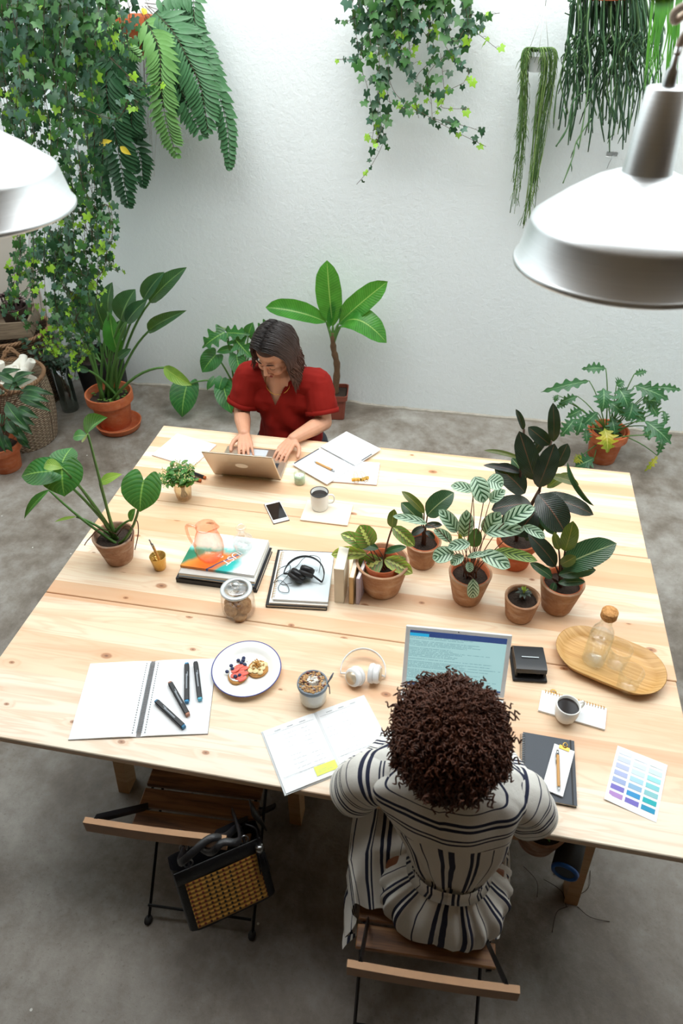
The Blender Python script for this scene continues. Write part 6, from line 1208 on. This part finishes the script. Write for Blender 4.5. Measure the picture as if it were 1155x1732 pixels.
# ================= person with the curly hair
W2 = thing('person', 'person with big brown curly hair in a navy striped white dress, seen from behind', 'person', (.10, .90, 0))
SK2 = m_skin('brown_skin', '8f5a3c', 'a86c4a'); HC = Vector((.068, .945, 1.17)); HM = orient((.02, .75, -.62), (0, .4, 1), HC)
NB = Vector((.078, .935, 1.02)); S1_, S2_ = Vector((-.09, .935, .975)), Vector((.245, .955, .97)); E1, E2 = Vector((-.138, .965, .82)), Vector((.290, .985, .815)); K1, K2 = Vector((-.055, 1.165, .79)), Vector((.215, 1.18, .79))
mb = MB(); head(mb, HM); cap(mb, HM @ Vector((0, .03, -.06)), NB, .05, .055); cap(mb, NB, NB+Vector((.01, .02, -.12)), .06, .10); cap(mb, S1_, S2_, .042, .042); cap(mb, (.1, .95, .88), (.12, .92, .62), .10, .11); cap(mb, (.03, .92, .555), (.19, .92, .555), .1, .1)
for S_, E_, K_ in ((S1_, E1, K1), (S2_, E2, K2)): chain(mb, ((S_, .042), (E_, .036), (E_.lerp(K_, .35), .036), (K_, .025)))
for s in (-1, 1): chain(mb, ((Vector((.11+s*.085, .93, .545)), .085), (Vector((.10+s*.1, 1.27, .53)), .06), (Vector((.10+s*.1, 1.0, .10)), .042), (Vector((.10+s*.1, 1.10, .035)), .034)))
hand(mb, K1, (.28, .9, -.14), (0, .1, 1), 1, curl=.35, spread=.4); hand(mb, K2, (-.28, .9, -.14), (0, .1, 1), -1, curl=.35, spread=.4)
fused(mb, 'body', SK2, W2, .0034, 3)
def m_stripe():
    g = G('navy_striped_linen', .85); u, v, _ = g.sep(g.co('UV')); o = g.co()
    def bars(x, period, cs):
        f = g.math('MULTIPLY', g.math('FRACT', g.math('DIVIDE', x, period)), period); s = None
        for c, w in cs:
            q = g.math('LESS_THAN', g.math('ABSOLUTE', g.math('SUBTRACT', f, c)), w/2); s = q if s is None else g.math('MAXIMUM', s, q)
        return s
    nz = g.math('MULTIPLY', g.math('SUBTRACT', g.noise(o, 9, 2), .5), .010)
    vs = bars(g.math('ADD', u, nz), .148, [(.018, .0085), (.033, .0085), (.072, .0085), (.087, .0085), (.127, .0035)])
    hs = bars(g.math('ADD', v, g.math('MULTIPLY', nz, .6)), .12, [(.016, .005), (.027, .005), (.056, .009), (.072, .009), (.104, .003)])
    g.base(g.mix(g.math('MAXIMUM', g.math('MULTIPLY', vs, g.math('LESS_THAN', v, 2.)), g.math('MULTIPLY', g.math('GREATER_THAN', v, 2.), hs)), g.mix(g.noise(o, 5, 3), 'e9e6df', 'f3f1ea'), '262b45'))
    g.bump(g.math('ADD', g.noise(o, 25, 4, .6), g.math('MULTIPLY', g.noise(o, 500, 2), .2)), .35, .008); return g.m
ST = m_stripe()
# torso: rings from the seat up; (z, cx, cy, half width, half depth)
TR = [(.455, .114, .915, .158, .155), (.475, .114, .915, .178, .175), (.52, .114, .913, .190, .175), (.58, .114, .905, .178, .155), (.64, .116, .90, .130, .120), (.675, .118, .897, .098, .102), (.70, .118, .899, .098, .100), (.76, .114, .91, .124, .109), (.83, .109, .925, .152, .118), (.90, .098, .935, .170, .118), (.95, .086, .942, .194, .110), (.99, .080, .945, .204, .098), (1.022, .078, .945, .175, .085), (1.046, .078, .943, .10, .066), (1.055, .078, .943, .056, .052)]
def tor(q):
    i = q*(len(TR)-1); a = int(min(i, len(TR)-2)); f = i-a; p0, p1, p2, p3 = TR[max(a-1, 0)], TR[a], TR[a+1], TR[min(a+2, len(TR)-1)]
    return [.5*(2*p1[k]+(p2[k]-p0[k])*f+(2*p0[k]-5*p1[k]+4*p2[k]-p3[k])*f*f+(3*p1[k]-p0[k]-3*p2[k]+p3[k])*f**3) for k in range(5)]
NR, NA = 90, 160; vs, fs, uv = [], [], []
for j in range(NR+1):
    z, cx, cy, a, b = tor(j/NR)
    for k in range(NA):
        t_ = 2*PI*k/NA-PI/2; c_, s_ = math.cos(t_), math.sin(t_); e = .82; x = a*math.copysign(abs(c_)**e, c_); y = b*math.copysign(abs(s_)**e, s_)
        pl = max(0, math.sin(PI*min(1, (.675-z)/.215))) if z < .675 else max(0, min(1, (z-.69)/.03))*max(0, (.86-z)/.3); am = .0065*pl*math.sin(t_*22+2*math.sin(t_*5)+z*6)+.014*noise.noise((t_*2.2, z*7, 3))
        f = 1+am/.15; vs.append(Vector((cx+x*f, cy+y*f, z+.008*noise.noise((x*12, y*12, z*9))*(z > .5))))
def usgn(k): t_ = 2*PI*k/NA; t_ = t_-2*PI if t_ > PI else t_; return t_
for j in range(NR):
    for k in range(NA):
        k2 = (k+1) % NA; fs.append((j*NA+k, j*NA+k2, (j+1)*NA+k2, (j+1)*NA+k))
mbd = MB(); mbd.v = vs; mbd.f = fs; mbd.mi = [0]*len(fs)
for f in fs:
    r = []
    for q, i in enumerate(f):
        j, k = divmod(i, NA); t_ = usgn(k); t_ = t_+2*PI if (q in (1, 2) and k == 0 and t_ <= 0 and usgn(f[0] % NA) > 0 and usgn(f[0] % NA) > 3) else t_; z = tor(j/NR)[0]; u = t_*.150+.030
        vv = z if (tor((f[0]//NA+.5)/NR)[0] < .895) else 3+(z-.895)-.028*abs(t_)
        if abs(tor((f[0]//NA+.5)/NR)[0]-.68) < .02: u += .05
        r.append((u, vv if vv > 2 else .5))
    mbd.uv.append(r)
mbd.add(vs[:NA], [tuple(range(NA-1, -1, -1))], 0, [(.06, .5)]*NA); sub(W2, mbd, 'dress', ST)
def ring_band(z0, z1, ex, name, m, ushift=.02):
    mb = MB(); R = []
    for z, g_ in ((z0, ex), (z0, ex+.003), ((z0+z1)/2, ex+.005), (z1, ex+.003), (z1, ex)):
        q = min(range(200), key=lambda i: abs(tor(i/199)[0]-z))/199; _, cx, cy, a, b = tor(q); a += g_; b += g_
        R.append([Vector((cx+a*math.copysign(abs(math.cos(t_))**.82, math.cos(t_)), cy+b*math.copysign(abs(math.sin(t_))**.82, math.sin(t_)), z)) for t_ in [2*PI*k/96-PI/2 for k in range(96)]])
    mb.rings(R); mb.uv = [[(usx*.9+ushift, .5) for usx, _ in f] for f in mb.uv]; return sub(W2, mb, name, m)
ring_band(.662, .704, .006, 'belt', ST, .06)
ring_band(1.046, 1.062, .004, 'collar', ST, .0)
# puffed sleeves
def sleeve(S_, E_, K_, sg):
    C = catmull([S_+Vector((-.05*sg, 0, .0)), S_.lerp(E_, .25)+Vector((sg*.01, 0, .005)), S_.lerp(E_, .8)+Vector((sg*.02, 0, 0)), E_+Vector((sg*.012, .02, -.005)), E_.lerp(K_, .45), E_.lerp(K_, .92)], 9); n = len(C); rad = [(0, .066), (.15, .068), (.35, .070), (.55, .073), (.75, .068), (.9, .056), (1, .046)]; mb = MB(); R = []
    prev = Vector((0, 0, 1)); L_ = 0; Ls = []
    for i, p in enumerate(C):
        t_ = (C[min(i+1, n-1)]-C[max(i-1, 0)]).normalized(); a = (prev-t_*prev.dot(t_)).normalized(); prev = a; b = t_.cross(a); q = i/(n-1); r = interp(rad, q); row = []
        if i: L_ += (p-C[i-1]).length
        Ls.append(L_)
        for k in range(56):
            th = 2*PI*k/56; f = 1+.09*noise.noise((math.cos(th)*1.6+sg, math.sin(th)*1.6, q*6))+.035*math.sin(th*9+q*9)*(q > .6)*(q-.5)*2; row.append(p+r*f*(math.cos(th)*a+math.sin(th)*b))
        R.append(row)
    R.append([p+(q-p)*1.0 for p, q in zip(R[-1], R[-1])]); Ls.append(L_+.001)
    R.append([C[-1]+(q-C[-1])*.86 for q in R[-1]]); Ls.append(L_+.008)
    mb.rings(R); fl = 0
    for j in range(len(R)-1):
        for k in range(56): mb.uv[fl] = [(.0, 3+l_*1.25+.01*sg) for l_ in (Ls[j], Ls[j], Ls[j+1], Ls[j+1])]; fl += 1
    sub(W2, mb, 'sleeve', ST)
sleeve(S1_, E1, K1, -1); sleeve(S2_, E2, K2, 1)
# skirt draped over the thighs and hanging down the left of the chair
mb = MB(); R = []; prof = [(-.16, .26), (-.165, .34), (-.165, .43), (-.17, .53), (-.10, .625), (-.02, .655), (.05, .64), (.10, .625), (.15, .64), (.21, .655), (.27, .61), (.295, .50), (.30, .44)]
us = [0]
for j in range(33):
    y = .80+.54*j/32; row = []
    for k in range(97):
        q = k/96*(len(prof)-1); a = int(min(q, len(prof)-2)); f = q-a; f = f*f*(3-2*f); x = lerp(prof[a][0], prof[a+1][0], f); z = lerp(prof[a][1], prof[a+1][1], f); hang = max(0, (.5-z)/.2)
        if j < 6: z = min(z, .50+.02*j); x = .1+(x-.1)*(.85+.025*j)
        fold = .016*math.sin(k*.62+y*14)+.02*noise.noise((x*7, y*7, z*5)); row.append(Vector((x+fold*(.3+hang), y+.02*math.sin(k*.4)*hang-(.03*hang if x < 0 else 0), z+fold*.8)))
    R.append(row)
mb.rings(R, closed=False); mb.rings([[p-Vector((0, 0, .002)) for p in r] for r in R], closed=False)
mb.uv = [[(a*1.0, .5) for a, b in f] for f in mb.uv]; sub(W2, mb, 'skirt', ST)
# the big round head of curls
H2 = m_hair('springy_brown_curls', '170d0a', '633722', .5)
mb = MB(); rn = random.Random(12); AC = Vector((.068, .925, 1.205)); FACE = Vector((.02, .80, -.60)).normalized()
mb.ball(AC+Vector((0, -.01, .0)), .112, 30, sq=(1, .95, 1.05))
def curl(d, r0, r1, droop, hr, mb=mb):
    d = d.normalized(); a = d.orthogonal().normalized(); b = d.cross(a); P = []; ph = rn.random()*6.28; n = 16; turns = rn.uniform(2.4, 3.6)
    for i in range(n):
        q = i/(n-1); c = AC+d*lerp(r0, r1, q)+Vector((0, 0, -droop*q*q)); an = ph+turns*2*PI*q; P.append(c+hr*(math.cos(an)*a+math.sin(an)*b))
    mb.tube(P, [.0023]*(n-1)+[.0009], 3, cap=False)
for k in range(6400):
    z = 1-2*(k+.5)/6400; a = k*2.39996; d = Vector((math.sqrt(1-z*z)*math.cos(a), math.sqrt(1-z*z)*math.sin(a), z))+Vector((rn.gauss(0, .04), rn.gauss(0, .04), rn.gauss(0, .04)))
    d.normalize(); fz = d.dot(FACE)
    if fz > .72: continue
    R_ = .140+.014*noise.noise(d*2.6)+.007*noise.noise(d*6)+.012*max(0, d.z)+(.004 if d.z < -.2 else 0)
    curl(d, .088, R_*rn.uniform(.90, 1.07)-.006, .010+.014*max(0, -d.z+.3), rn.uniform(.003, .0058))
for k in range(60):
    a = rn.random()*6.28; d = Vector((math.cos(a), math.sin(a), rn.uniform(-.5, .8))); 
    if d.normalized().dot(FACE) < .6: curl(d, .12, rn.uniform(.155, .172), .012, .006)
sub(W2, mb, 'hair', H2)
